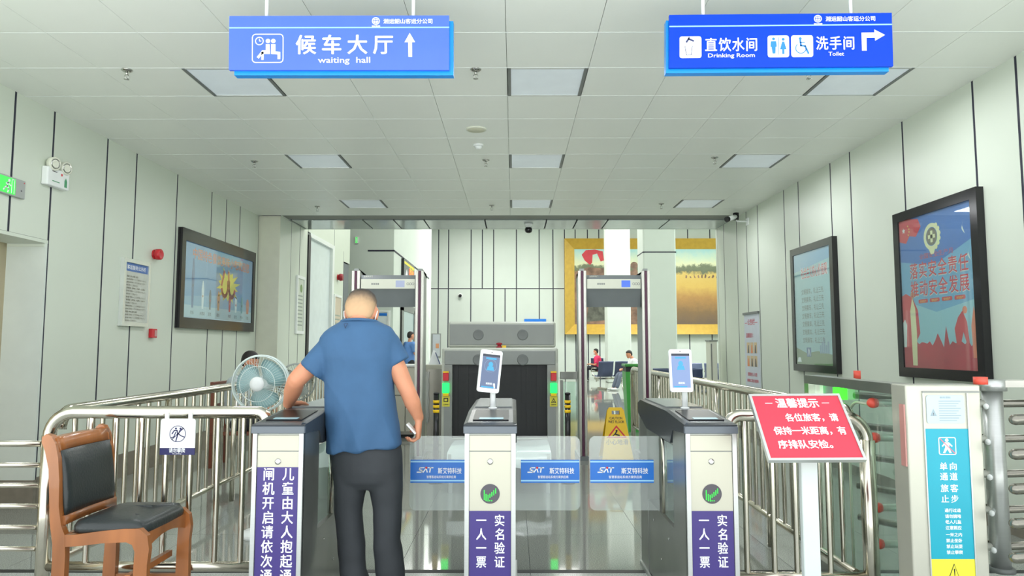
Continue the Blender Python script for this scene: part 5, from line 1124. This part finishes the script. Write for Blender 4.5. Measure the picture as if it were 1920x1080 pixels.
# ============================================================ BEAM SEATING
seatm = mat('seat_slate', (92, 102, 132), .35, .3, bump=.5, bscale=300); 
def beam_seats(cx, cy, ang, n, label):
    """row of n seats facing local -y, turned by ang"""
    t = thing('beam_seating', label, 'seating', (cx, cy, 0), 'waiting hall seat rows')
    R_ = Matrix.Translation((cx, cy, 0)) @ Matrix.Rotation(ang, 4, 'Z'); P = lambda x, y, z: R_ @ V((x, y, z)); w_ = .56
    one('beam', t, lambda g: g.bar(P(-n*w_/2, .05, .34), P(n*w_/2, .05, .34), .08, .05, steel))
    for sx in ([-n*w_/2+.25, n*w_/2-.25] if n > 1 else [0]):
        one('leg', t, lambda g: (g.bar(P(sx, .05, .04), P(sx, .05, .34), .05, .05, steel), g.bar(P(sx, -.26, .03), P(sx, .34, .03), .05, .05, steel)))
    for k in range(n):
        x = (k-(n-1)/2)*w_
        def f(g):
            prof = [(-.22, .43), (-.18, .445), (.0, .425), (.14, .42), (.20, .47), (.25, .62), (.29, .86), (.31, .88)]
            Rr = []
            for yy, zz_ in prof: Rr.append([P(x-.25, yy, zz_), P(x, yy+(.02 if zz_ > .5 else 0), zz_-(.01 if zz_ < .5 else 0)), P(x+.25, yy, zz_), P(x+.25, yy+.015, zz_-.02), P(x, yy+.03, zz_-.03), P(x-.25, yy+.015, zz_-.02)])
            g.loft(Rr, seatm)
        one('seat', t, f)
    for k in range(n+1):
        x = (k-n/2)*w_; one('armrest', t, lambda g: g.tube([P(x, .1, .36), P(x, -.15, .5), P(x, -.2, .62), P(x, -.15, .66), P(x, .18, .66)], .014, steel, 8))
    return t
beam_seats(onY(1135, 720, 28.6).x, 28.6, PI-.25, 2, 'seat row beside the person in pink')
c2 = onY(1160, 720, 22.6); beam_seats(c2.x, 22.6, PI+.3, 3, 'slate blue seat row, its backs toward the entrance, beside the person in white')
c3 = onY(1241, 720, 15.5); beam_seats(c3.x, 15.5, PI, 3, 'seat row just behind the right railing, left of the tablet')
c4 = onY(1313, 720, 15.0); beam_seats(c4.x+.1, 15.2, -PI/2, 3, 'seat row seen side-on right of the upright tablet')
c5 = onY(1330, 720, 19.5); beam_seats(c5.x+.2, 19.5, 0, 3, 'seat row facing the entrance by the slim upright cabinet')

# ============================================================ PEOPLE
def ring(c, a, b, n=20, p=1.0):
    c, a, b = V(c), V(a), V(b); out = []
    for k in range(n):
        t = 2*PI*k/n; x, y = math.cos(t), math.sin(t)
        out.append(c + a*math.copysign(abs(x)**p, x) + b*math.copysign(abs(y)**p, y))
    return out
def limb(g, pts, rs, m, n=16, flat=1.0, side=None):
    """tapered limb through joints, ends rounded; densified with smooth radii"""
    P = [V(p) for p in pts]; Q = []; R = []
    for i in range(len(P)-1):
        for k in range(6):
            t = k/6; s = t*t*(3-2*t)*.5+t*.5; Q.append(P[i].lerp(P[i+1], t)); R.append(rs[i]*(1-s)+rs[i+1]*s)
    Q.append(P[-1]); R.append(rs[-1])
    # round the joints
    Q2 = [Q[0]] + [(Q[i-1]+Q[i]*2+Q[i+1])/4 for i in range(1, len(Q)-1)] + [Q[-1]]
    d0 = (Q2[0]-Q2[1]).normalized(); d1 = (Q2[-1]-Q2[-2]).normalized()
    Q3 = [Q2[0]+d0*R[0]*.9, Q2[0]+d0*R[0]*.6] + Q2 + [Q2[-1]+d1*R[-1]*.6, Q2[-1]+d1*R[-1]*.9]
    R3 = [R[0]*.4, R[0]*.8] + R + [R[-1]*.8, R[-1]*.4]
    g.tube(Q3, R3, m, n)
def fuse(g, name, parent, voxel, smooth=4, fold=None, **kw):
    """joins the overlapping shapes of g into one continuous skin"""
    bmesh.ops.recalc_face_normals(g.bm, faces=g.bm.faces[:])
    me = bpy.data.meshes.new(name); g.bm.to_mesh(me); g.bm.free()
    m = g.mats[0]
    o = bpy.data.objects.new(name, me); COL.objects.link(o)
    r = o.modifiers.new('r', 'REMESH'); r.mode = 'VOXEL'; r.voxel_size = voxel; r.use_smooth_shade = True
    s = o.modifiers.new('s', 'SMOOTH'); s.iterations = smooth; s.factor = .6
    dg = bpy.context.evaluated_depsgraph_get(); ev = o.evaluated_get(dg); me2 = bpy.data.meshes.new_from_object(ev)
    bpy.data.objects.remove(o); me2.name = name; me2.materials.clear(); me2.materials.append(m)
    for p in me2.polygons: p.use_smooth = True; p.material_index = 0
    if fold:
        ns = [v.normal.copy() for v in me2.vertices]
        for v, nn in zip(me2.vertices, ns): v.co += nn*fold(v.co, nn)
    return put(name, me2, parent, **kw)
def hand(g, wrist, d, palm, thumb, m, curls=(35, 35, 25), L=.185, spread=.0, thumb_curl=20, r0=1.0):
    """palm and five fingers; d towards the fingertips, palm = palm normal, thumb = direction of the thumb side"""
    w_, d, pn, th = V(wrist), V(d).normalized(), V(palm).normalized(), V(thumb).normalized()
    th = (th-d*th.dot(d)).normalized(); pn = d.cross(th) if d.cross(th).dot(pn) > 0 else -d.cross(th)
    pl = L*.52
    rows = []
    for t, hw, ht in ((0, .028, .020), (.25, .033, .019), (.6, .041, .017), (.95, .043, .014), (1.0, .040, .011)):
        rows.append(ring(w_+d*pl*t, th*hw*r0, pn*ht*r0, 16, .75))
    g.loft(rows, m)
    for k, (off, fl, fr_) in enumerate(((.031, .076, .0092), (.0105, .084, .0095), (-.0105, .078, .0092), (-.030, .062, .008))):
        p = w_+d*pl*.93+th*off*r0; dirv = (d+th*spread*(1.5-k)).normalized(); ang = 0; pts = [p-dirv*.012, p]; seg = (fl*.45, fl*.32, fl*.25)
        for s_, c_ in zip(seg, curls):
            ang += math.radians(c_ + (k-1)*2); dv = dirv*math.cos(ang)+pn*math.sin(ang); p = p+dv*s_*r0; pts.append(p)
        g.tube(pts+[pts[-1]+(pts[-1]-pts[-2]).normalized()*.004], [fr_*r0*q for q in (1.05, 1.05, .98, .9, .8, .45)], m, 10)
    p = w_+d*pl*.18+th*.026*r0+pn*.004; tv = (d*.62+th*.75+pn*.18).normalized(); tv2 = (d*math.cos(math.radians(thumb_curl))+pn*math.sin(math.radians(thumb_curl))*1.0+th*.15).normalized()
    pts = [p, p+tv*.036*r0, p+tv*.036*r0+(tv+tv2*1.2).normalized()*.030*r0, p+tv*.036*r0+(tv+tv2*1.2).normalized()*.030*r0+tv2*.026*r0]
    g.tube(pts+[pts[-1]+(pts[-1]-pts[-2]).normalized()*.004], [.0145*r0, .0125*r0, .0108*r0, .0095*r0, .005*r0], m, 10)
def head(g, c, R, h, m, detail=True):
    """c = centre of skull, R = 3x3 matrix (x right, y face direction, z up), h = head height"""
    P = lambda x, y, z: c + R @ V((x*h, y*h, z*h))
    rows = []
    for z, hw, yf, yb in ((-.50, .10, .30, .12), (-.46, .17, .36, .02), (-.38, .225, .385, -.12), (-.25, .27, .39, -.27), (-.08, .305, .395, -.37), (.10, .325, .39, -.41), (.26, .315, .37, -.40), (.38, .27, .30, -.34), (.46, .19, .20, -.24), (.50, .08, .06, -.10)):
        rows.append(ring(P(0, (yf+yb)/2, z), R @ V((hw*h, 0, 0)), R @ V((0, (yf-yb)/2*h, 0)), 22, .92))
    g.loft(rows, m)
    # nose, brow, lips, chin, ears
    g.loft([ring(P(0, .385, .06), R @ V((.028*h, 0, 0)), R @ V((0, .03*h, 0)), 8), ring(P(0, .43, -.06), R @ V((.04*h, 0, 0)), R @ V((0, .05*h, 0)), 8), ring(P(0, .455, -.12), R @ V((.072*h, 0, 0)), R @ V((0, .055*h, 0)), 8), ring(P(0, .40, -.155), R @ V((.05*h, 0, 0)), R @ V((0, .03*h, 0)), 8)], m)
    g.ell(P(0, .375, .085), (.22*h, .045*h, .03*h), m, 12, 7, R); g.ell(P(0, .39, -.225), (.095*h, .04*h, .02*h), m, 10, 6, R); g.ell(P(0, .385, -.26), (.08*h, .04*h, .02*h), m, 10, 6, R); g.ell(P(0, .33, -.40), (.12*h, .08*h, .07*h), m, 10, 7, R)
    for s_ in (-1, 1):
        er = R @ Matrix.Rotation(s_*-.35, 3, 'Z'); g.ell(P(s_*.352, -.03, -.06), (.032*h, .095*h, .150*h), m, 10, 8, er); g.ell(P(s_*.35, .02, -.17), (.022*h, .04*h, .05*h), m, 8, 6, er)
def face_parts(t, c, R, h, eyec=(40, 30, 26)):
    P = lambda x, y, z: c + R @ V((x*h, y*h, z*h))
    for s_ in (-1, 1):
        e = one('eye', t, lambda g: g.ell(P(s_*.135, .372, .01), (.052*h, .028*h, .027*h), pwhite, 10, 7, R)); one('iris', e, lambda g: g.ell(P(s_*.135, .398, .01), (.022*h, .006*h, .023*h), pblack, 8, 5, R))
        one('eyebrow', t, lambda g: g.ell(P(s_*.14, .412, .105), (.075*h, .012*h, .013*h), pblack, 8, 5, R))

# ---- the man at the gate -------------------------------------------------------------
YM = 3.75
Q = lambda px, py, dy=0.0: onY(px, py, YM+dy)
man = thing('person', 'man in a blue t-shirt and black trousers seen from behind, reaching onto the left gate', 'person', (Q(690, 900).x, YM, 0))
hairm = bpy.data.materials.new('cropped_hair'); hairm.use_nodes = True; nt = hairm.node_tree; b = nt.nodes['Principled BSDF']; b.inputs['Roughness'].default_value = .8
hc = Q(678, 584, .03); HH = .236; hR = Matrix.Rotation(-.30, 3, 'X')
geo = nt.nodes.new('ShaderNodeNewGeometry'); nz = nt.nodes.new('ShaderNodeTexNoise'); nz.inputs['Scale'].default_value = 55; nz.inputs['Detail'].default_value = 4; nt.links.new(geo.outputs['Position'], nz.inputs['Vector'])
dt = nt.nodes.new('ShaderNodeVectorMath'); dt.operation = 'DOT_PRODUCT'; up_ = (hR @ V((0, .35, 1))).normalized(); dt.inputs[1].default_value = up_; nt.links.new(geo.outputs['Position'], dt.inputs[0])
ma = nt.nodes.new('ShaderNodeMath'); ma.operation = 'MULTIPLY_ADD'; ma.inputs[1].default_value = .03; nt.links.new(nz.outputs['Fac'], ma.inputs[0]); nt.links.new(dt.outputs['Value'], ma.inputs[2])
mr = nt.nodes.new('ShaderNodeMapRange'); d0 = hc.dot(up_)+.015; mr.inputs[1].default_value = d0-.11; mr.inputs[2].default_value = d0+.065; nt.links.new(ma.outputs[0], mr.inputs[0])
rp = nt.nodes.new('ShaderNodeValToRGB'); el = rp.color_ramp.elements; el[0].color = lin((214, 168, 132)) + (1,); el[1].color = lin((58, 52, 46)) + (1,)
for p_, c_ in ((.35, (204, 166, 128)), (.62, (180, 150, 116)), (.80, (120, 102, 84))): e_ = el.new(p_); e_.color = lin(c_) + (1,)
nt.links.new(mr.outputs[0], rp.inputs[0]); nt.links.new(rp.outputs[0], b.inputs['Base Color'])
# skin body, one continuous surface
g = G(); head(g, hc, hR, HH, skin)
neck_b = Q(677, 618, -.02); limb(g, (hc+V((0, -.02, -.03)), hc+V((0, -.045, -.085)), neck_b, neck_b+V((0, 0, -.06))), (.068, .064, .060, .05), skin, 18)
for z_, hw, dp in ():
    pass
tors = [(1.40, .11, .05), (1.34, .155, .085), (1.2, .16, .10), (1.0, .155, .10), (.86, .155, .095)]
xc = Q(677, 700).x
g.loft([ring((xc, YM, z_), (hw, 0, 0), (0, dp, 0), 22, .8) for z_, hw, dp in tors], skin)
shL, shR = Q(622, 648), Q(724, 646)
elL, wrL = Q(556, 712, -.03), Q(541, 757, .13)
elR, wrR = Q(766, 737, .0), Q(785, 783, .05)
limb(g, (shL, shL.lerp(elL, .5), elL, elL.lerp(wrL, .4), wrL), (.055, .052, .047, .047, .030), skin, 18)
limb(g, (shR, shR.lerp(elR, .5), elR, elR.lerp(wrR, .35), wrR), (.055, .050, .042, .043, .028), skin, 18)
hL = wrL+V((.0, .008, -.002))
hand(g, hL, (.10, .93, -.22), (.45, 0, -.9), (1, 0, .5), skin, (14, 26, 22), spread=.12, r0=.95)
hand(g, wrR+V((0, .0, -.012)), (-.02, .10, -1), (-1, .1, 0), (0, 1, 0) if 0 else (-.1, .9, 0), skin, (48, 52, 40), thumb_curl=45, r0=.98)
hipc = Q(689, 870)
for lx in ((Q(660, 880), Q(653, 980, .01), Q(657, 1060, .0)), (Q(719, 880), Q(724, 980, -.01), Q(730, 1060, .0))):
    a_, k_, s_ = lx; an = V((s_.x+.005, YM, .09)); limb(g, (a_, k_, s_, an), (.075, .052, .045, .036), skin, 16); g.ell((an.x, an.y+.05, .05), (.04, .12, .035), skin, 12, 8)
fuse(g, 'body', man, .0055, 3)
def hr(g):
    P = lambda x, y, z: hc + hR @ V((x*HH, y*HH, z*HH))
    rows = []
    for z, hw, yf, yb, p_ in ((-.26, .22, -.10, -.29, 1), (-.20, .262, -.04, -.33, 1), (-.08, .318, -.02, -.392, 1), (.04, .335, .02, -.425, 1), (.14, .338, .16, -.428, 1), (.26, .328, .36, -.415, 1), (.38, .283, .32, -.357, 1), (.46, .20, .215, -.255, 1), (.515, .08, .06, -.10, 1)):
        rows.append(ring(P(0, (yf+yb)/2, z), hR @ V((hw*HH, 0, 0)), hR @ V((0, (yf-yb)/2*HH, 0)), 26, .92))
    g.loft(rows, hairm)
one('cropped_hair', man, hr); face_parts(man, hc, hR, HH)
maskm = mat('face_mask', (226, 236, 240), .6)
def mk(g):
    P = lambda x, y, z: hc + hR @ V((x*HH, y*HH, z*HH)); n = 10; co = []; fc = []
    for i in range(7):
        z = -.03-.40*i/6; bulge = .07*math.sin(PI*min(1, i/6*.9+.1))
        for j in range(n+1):
            q = -1.15+2.3*j/n; co.append(P(.335*math.sin(q)*(1-.1*(i/6)), .08+(.36+bulge)*math.cos(q), z))
    for i in range(6):
        for j in range(n): fc.append((i*(n+1)+j, i*(n+1)+j+1, (i+1)*(n+1)+j+1, (i+1)*(n+1)+j))
    g.faces(co, fc, maskm, True); bmesh.ops.solidify(g.bm, geom=g.bm.faces[:], thickness=.002)
mkp = one('face_mask', man, mk)
def loops(g):
    P = lambda x, y, z: hc + hR @ V((x*HH, y*HH, z*HH))
    for s_ in (-1, 1): g.tube((P(s_*.31, .22, -.06), P(s_*.355, .02, .03), P(s_*.375, -.09, -.03), P(s_*.355, -.12, -.16), P(s_*.31, -.02, -.27), P(s_*.29, .2, -.33)), .0028, pwhite, 6)
one('ear_loop', mkp, loops)
# t-shirt
shirt = mat('tshirt_blue', (58, 96, 134), .75, vary=.06, scale=10, bump=.25, bscale=14)
g = G()
def sec(py, pl, pr, dp, cy=0.0, p=.82):
    a_, b_ = Q(pl, py), Q(pr, py); return ring(((a_.x+b_.x)/2, YM+cy, (a_.z+b_.z)/2), ((b_.x-a_.x)/2, 0, 0), (0, dp, 0), 32, p)
hem = []
for k, pt in enumerate(sec(841, 614, 754, .135)): hem.append(pt + V((0, 0, .5*(pt.x-Q(684, 841).x)*.075/.2*.5)))
g.loft([hem, sec(820, 613, 750, .136), sec(780, 612, 744, .132), sec(740, 610, 740, .128), sec(700, 609, 738, .126), sec(670, 606, 741, .122, -.01), sec(648, 600, 745, .110, -.012, .88), sec(634, 601, 744, .102, -.015, .9), sec(622, 610, 741, .094, -.015, .95), sec(613, 622, 734, .087, -.015, 1), sec(607, 633, 720, .081, -.012, 1), sec(601, 641, 708, .075, -.008, 1)], shirt)
hmL = Q(584, 697, -.015); hmR = Q(749, 681)
def sleeve(sh, hm, r0, r1):
    d = (hm-sh).normalized(); a_, b_ = perp(d); g.tube((sh-d*.05, sh-d*.02, sh, sh.lerp(hm, .5), hm-d*.002, hm), (r0*.5, r0*.9, r0, (r0+r1)/2, r1, r1), shirt, 24)
sleeve(Q(624, 650), hmL, .074, .076); sleeve(Q(725, 643), hmR, .070, .060)
def fold(co, n):
    f = 0.0; s_ = co.x*.9 + (co.z-1.1)*.55
    low = min(1, max(0, (1.40-co.z)/.35))
    # drag lines from the raised left arm down to the right hip, and looser folds low on the back
    d_ = (co.x-xc)*.80 + (co.z-1.2)*.42
    env = low*(.35+.65*min(1, max(0, .5+1.6*noise.noise(V((co.x*4, co.y*4, co.z*1.5))))))
    f += .010*env*(1-abs(math.sin(d_*24+1.6*noise.noise(co*2.5))))**2
    d2 = (co.x-xc)*1.0 - (co.z-.9)*.35
    f += .006*max(0, min(1, (1.05-co.z)/.2))*math.sin(d2*44+2*noise.noise(co*4))
    f += .005*noise.noise(V((co.x*11, co.y*11, co.z*5)))*low
    return f
sh_ = fuse(g, 'tshirt', man, .0075, 5, fold)
one('collar', man, lambda g: g.tube([V((Q(675, 603).x+.094*math.cos(t), YM-.008+.079*math.sin(t), Q(675, 604).z-.012*math.sin(t))) for t in (2*PI*k/28 for k in range(29))], .0075, shirt, 8, caps=False))
a = Art(V((Q(657, 613).x, YM-.094, Q(657, 613).z)), (1, 0, 0), (0, .25, 1)); a.line([(-.009, .010), (-.001, -.012), (.009, .012)], .004, mat('logo_dark', (40, 60, 92), .6), .012, 'chest_mark'); a.line([(-.006, .012), (.008, .013)], .003, MC['logo_dark'], .012, 'chest_mark'); a.build(man)
# trousers
trm = mat('trousers_black', (52, 56, 60), .75, vary=.1, scale=8, bump=.1, bscale=30)
g = G()
g.loft([sec(828, 622, 750, .115), sec(850, 622, 753, .118), sec(880, 624, 754, .118), sec(900, 627, 754, .108), sec(915, 634, 750, .08)], trm)
def leg(rows):
    R_ = []
    for py, pl, pr, dp, cy in rows: R_.append(ring(((Q(pl, py).x+Q(pr, py).x)/2, YM+cy, Q(pl, py).z), ((Q(pr, py).x-Q(pl, py).x)/2, 0, 0), (0, dp, 0), 24, .9))
    g.loft(R_, trm)
leg(((870, 624, 684, .10, 0), (911, 628, 687, .092, 0), (957, 626, 679, .078, .01), (1010, 632, 683, .072, .01), (1050, 636, 687, .072, 0), (1068, 639, 688, .074, -.01), (1088, 642, 694, .075, -.01), (1104, 648, 692, .07, -.005), (1116, 650, 690, .065, 0)))
leg(((870, 694, 754, .10, 0), (911, 692, 755, .092, 0), (957, 700, 752, .08, 0), (1010, 701, 751, .074, -.01), (1040, 702, 757, .074, -.01), (1066, 703, 760, .074, -.01), (1095, 706, 760, .074, 0), (1116, 708, 758, .07, 0)))
def tfold(co, n):
    k = min(1, max(0, (.75-co.z)/.3)); return .006*noise.noise(V((co.x*10, co.y*10, co.z*4)))+.004*k*noise.noise(V((co.x*6, co.y*6, co.z*14)))
fuse(g, 'trousers', man, .009, 5, tfold)
for lx in (Q(669, 1100).x, Q(733, 1100).x):
    def shoe(g):
        R_ = []
        for y_, hw, z1 in ((-.105, .03, .05), (-.09, .038, .085), (-.03, .042, .085), (.04, .044, .075), (.10, .048, .055), (.15, .042, .04), (.175, .02, .028)): R_.append([V((lx+hw*math.cos(q), YM+y_, .012+(z1-.012)*(.5+.5*math.sin(q)))) for q in (2*PI*k/14 for k in range(14))])
        g.loft(R_, blackm)
    s_ = one('shoe', man, shoe); one('sole', s_, lambda g: g.loft([[V((lx+.048*math.cos(2*PI*k/20)*(1.0), YM+.035+.145*math.sin(2*PI*k/20), z)) for k in range(20)] for z in (.0, .016)], rubber))
# phone in his right hand
pc = Q(773, 804, .035)
Mph = Matrix.Translation(pc) @ Matrix.Rotation(-.75, 4, 'Y') @ Matrix.Rotation(.0, 4, 'X')
ph = thing('phone', 'slim white phone held in the man\'s right hand', 'phone', pc)
one('case', ph, lambda g: g.box((-.0045, -.035, -.032), (.0045, .035, .075 if 0 else .038), white, .003, M=Mph)); one('screen', ph, lambda g: g.box((-.0052, -.032, -.028), (-.0045, .032, .034), mat('phone_violet', (70, 50, 120), .2), M=Mph))

# ---- small background people ------------------------------------------------------------
hair_b = mat('hair_black', (34, 30, 30), .6)
def figure(label, org, face, joints, cl, hs=.225, mask=False, vox=.014):
    """joints: local coordinates (x right, y forward, z up); org on the floor; face = heading angle"""
    t = thing('person', label, 'person', org); R = Matrix.Rotation(face, 4, 'Z'); T = Matrix.Translation(org) @ R
    J = {k: T @ V(v) for k, v in joints.items()}; R3 = R.to_3x3() @ Matrix.Rotation(-joints.get('tilt', (0, 0, 0))[0], 3, 'X') if 'tilt' in joints else R.to_3x3()
    g = G(); head(g, J['head'], R3, hs, skin); limb(g, (J['head'], J['neck'], J['chest']), (.05, .05, .09), skin)
    limb(g, (J['chest'], J['waist'], J['hip']), (.12, .12, .13), skin)
    for s_ in 'LR':
        limb(g, (J['sh'+s_], J['el'+s_], J['wr'+s_]), (.048, .04, .027), skin, 12); d = (J['wr'+s_]-J['el'+s_]).normalized()
        hand(g, J['wr'+s_], d, (0, 0, -1) if abs(d.z) < .8 else tuple(R3 @ V((-1 if s_ == 'R' else 1, 0, 0))), tuple(R3 @ V((-1 if s_ == 'R' else 1, .3, 0))), skin, L=.17)
        limb(g, (J['hi'+s_], J['kn'+s_], J['an'+s_]), (.07, .05, .035), skin, 12); fd = R3 @ V((0, 1, 0)); fd.z = 0; g.ell(J['an'+s_]+fd*.05-V((0, 0, .03)), (.04, .04, .035), skin, 10, 6)
    fuse(g, 'body', t, vox*.6, 2)
    P = lambda x, y, z: J['head'] + R3 @ V((x*hs, y*hs, z*hs))
    def hr(g):
        rows = []
        for z, hw, yf, yb in ((-.28, .24, -.14, -.32), (-.12, .33, -.06, -.42), (.05, .36, .02, -.45), (.15, .365, .20, -.46), (.28, .355, .40, -.45), (.42, .30, .34, -.38), (.52, .2, .2, -.26), (.57, .08, .06, -.1)): rows.append(ring(P(0, (yf+yb)/2, z), R3 @ V((hw*hs, 0, 0)), R3 @ V((0, (yf-yb)/2*hs, 0)), 16))
        g.loft(rows, hair_b)
    one('hair', t, hr); face_parts(t, J['head'], R3, hs)
    if mask: one('face_mask', t, lambda g: g.ell(P(0, .24, -.24), (.26*hs, .22*hs, .19*hs), maskm, 14, 8, R3))
    g = G(); limb(g, (J['chest'], J['waist'], J['hip']), (.155, .15, .155), cl[0], 20); limb(g, (J['shL'], J['chest'], J['shR']), (.085, .12, .085), cl[0], 16)
    for s_ in 'LR': m_ = J['sh'+s_].lerp(J['el'+s_], .65); limb(g, (J['sh'+s_], m_), (.08, .066), cl[0], 14)
    fuse(g, 'shirt', t, vox, 3)
    g = G(); long_ = cl[2]; limb(g, (J['hip'], (J['hiL']+J['hiR'])/2), (.15, .14), cl[1], 16)
    for s_ in 'LR':
        kn, an = J['kn'+s_], J['an'+s_]; e = kn.lerp(an, .93) if long_ else J['hi'+s_].lerp(kn, .85)
        limb(g, (J['hi'+s_], kn, e) if long_ else (J['hi'+s_], e), (.095, .075, .06) if long_ else (.1, .09), cl[1], 14)
    fuse(g, 'trousers', t, vox, 3)
    for s_ in 'LR':
        fd = (R3 @ V((0, 1, 0))); fd.z = 0; fd.normalize(); a_ = J['an'+s_]; M_ = Matrix((R3 @ V((1, 0, 0)), fd, V((0, 0, 1)))).transposed()
        one('shoe', t, lambda g: g.ell(V((a_.x, a_.y, org[2]+.045))+fd*.06, (.05, .14, .045), cl[3], 14, 7, M_))
    return t
pinkm = mat('shirt_pink', (226, 54, 104), .7); whitem = mat('shirt_white', (232, 236, 240), .7); bluem = mat('shirt_sky', (96, 140, 206), .7); darkp = mat('pants_dark', (38, 40, 48), .8); jean = mat('jeans_grey', (112, 122, 140), .8); greysh = mat('shirt_grey', (190, 200, 204), .7); lilac = mat('pants_lilac', (170, 150, 196), .8)
sit = dict(head=(0, .04, 1.13), neck=(0, 0, .98), chest=(0, -.02, .84), waist=(0, -.04, .64), hip=(0, -.02, .50), shL=(-.17, -.02, .88), shR=(.17, -.02, .88), elL=(-.21, .05, .62), elR=(.21, .05, .62), wrL=(-.10, .28, .64), wrR=(.10, .28, .64), hiL=(-.09, 0, .48), hiR=(.09, 0, .48), knL=(-.12, .42, .49), knR=(.12, .42, .49), anL=(-.12, .40, .09), anR=(.12, .44, .09))
o1 = onY(1119, 710, 28.4); figure('person in a pink shirt and dark trousers seated sideways looking at a phone, mid background', V((o1.x, 28.3, 0)), PI/2-.1, sit, (pinkm, darkp, True, blackm), mask=True)
o2 = onY(1190, 710, 21.6); sit2 = dict(sit); sit2['tilt'] = (.25, 0, 0); sit2.update(head=(0, .10, 1.10), anL=(-.10, .56, .09), anR=(.08, .60, .09))
figure('person in a white top and grey jeans seated behind the green bin', V((o2.x, 22.0, 0)), PI/2+.25, sit2, (whitem, jean, True, white), mask=False)
o3 = V((onY(768, 650, 19.9).x, 19.9, 0))
stand = dict(head=(0, .03, 1.64), neck=(0, 0, 1.48), chest=(0, 0, 1.33), waist=(0, 0, 1.10), hip=(0, 0, .94), shL=(-.18, 0, 1.40), shR=(.18, 0, 1.40), elL=(-.22, -.05, 1.13), elR=(.22, .04, 1.13), wrL=(-.22, .08, .92), wrR=(.20, .20, .98), hiL=(-.09, 0, .90), hiR=(.09, 0, .90), knL=(-.1, .12, .50), knR=(.1, -.02, .49), anL=(-.1, .10, .09), anR=(.1, -.22, .11))
figure('small distant walker in sky blue shirt and dark shorts, seen through the left detector', o3, -PI/2+.7, stand, (bluem, darkp, False, white))
# seated person behind the fan with a chair
o4 = V((onY(455, 700, 8.2).x, 8.2, 0)); sit4 = dict(sit); sit4['tilt'] = (.3, 0, 0); sit4.update(head=(0, .08, 1.17), neck=(0, .02, 1.03), chest=(0, -.04, .88))
figure('person in a grey-white shirt seated behind the fan, only dark hair and shoulder showing', o4, -PI/2, sit4, (greysh, darkp, True, blackm))
x0 = o4.x; cy = 8.2
c = thing('wooden_chair', 'dark red-brown chair under the seated person behind the left railing', 'chair', (x0-.05, cy, 0)); dw = mat('dark_wood', (116, 60, 40), .3)
for sx, sy in ((-.25, -.2), (-.25, .2), (.2, -.2), (.2, .2)): one('leg', c, lambda g: g.box((x0+sx-.02, cy+sy-.02, 0), (x0+sx+.02, cy+sy+.02, .43 if sx > 0 else .93), dw))
one('seat', c, lambda g: g.box((x0-.27, cy-.23, .36), (x0+.23, cy+.23, .40), dw, .01)); one('crest_rail', c, lambda g: g.box((x0-.275, cy-.23, .84), (x0-.235, cy+.23, .95), dw, .01)); one('back_slat', c, lambda g: g.box((x0-.265, cy-.19, .6), (x0-.245, cy+.19, .7), dw))
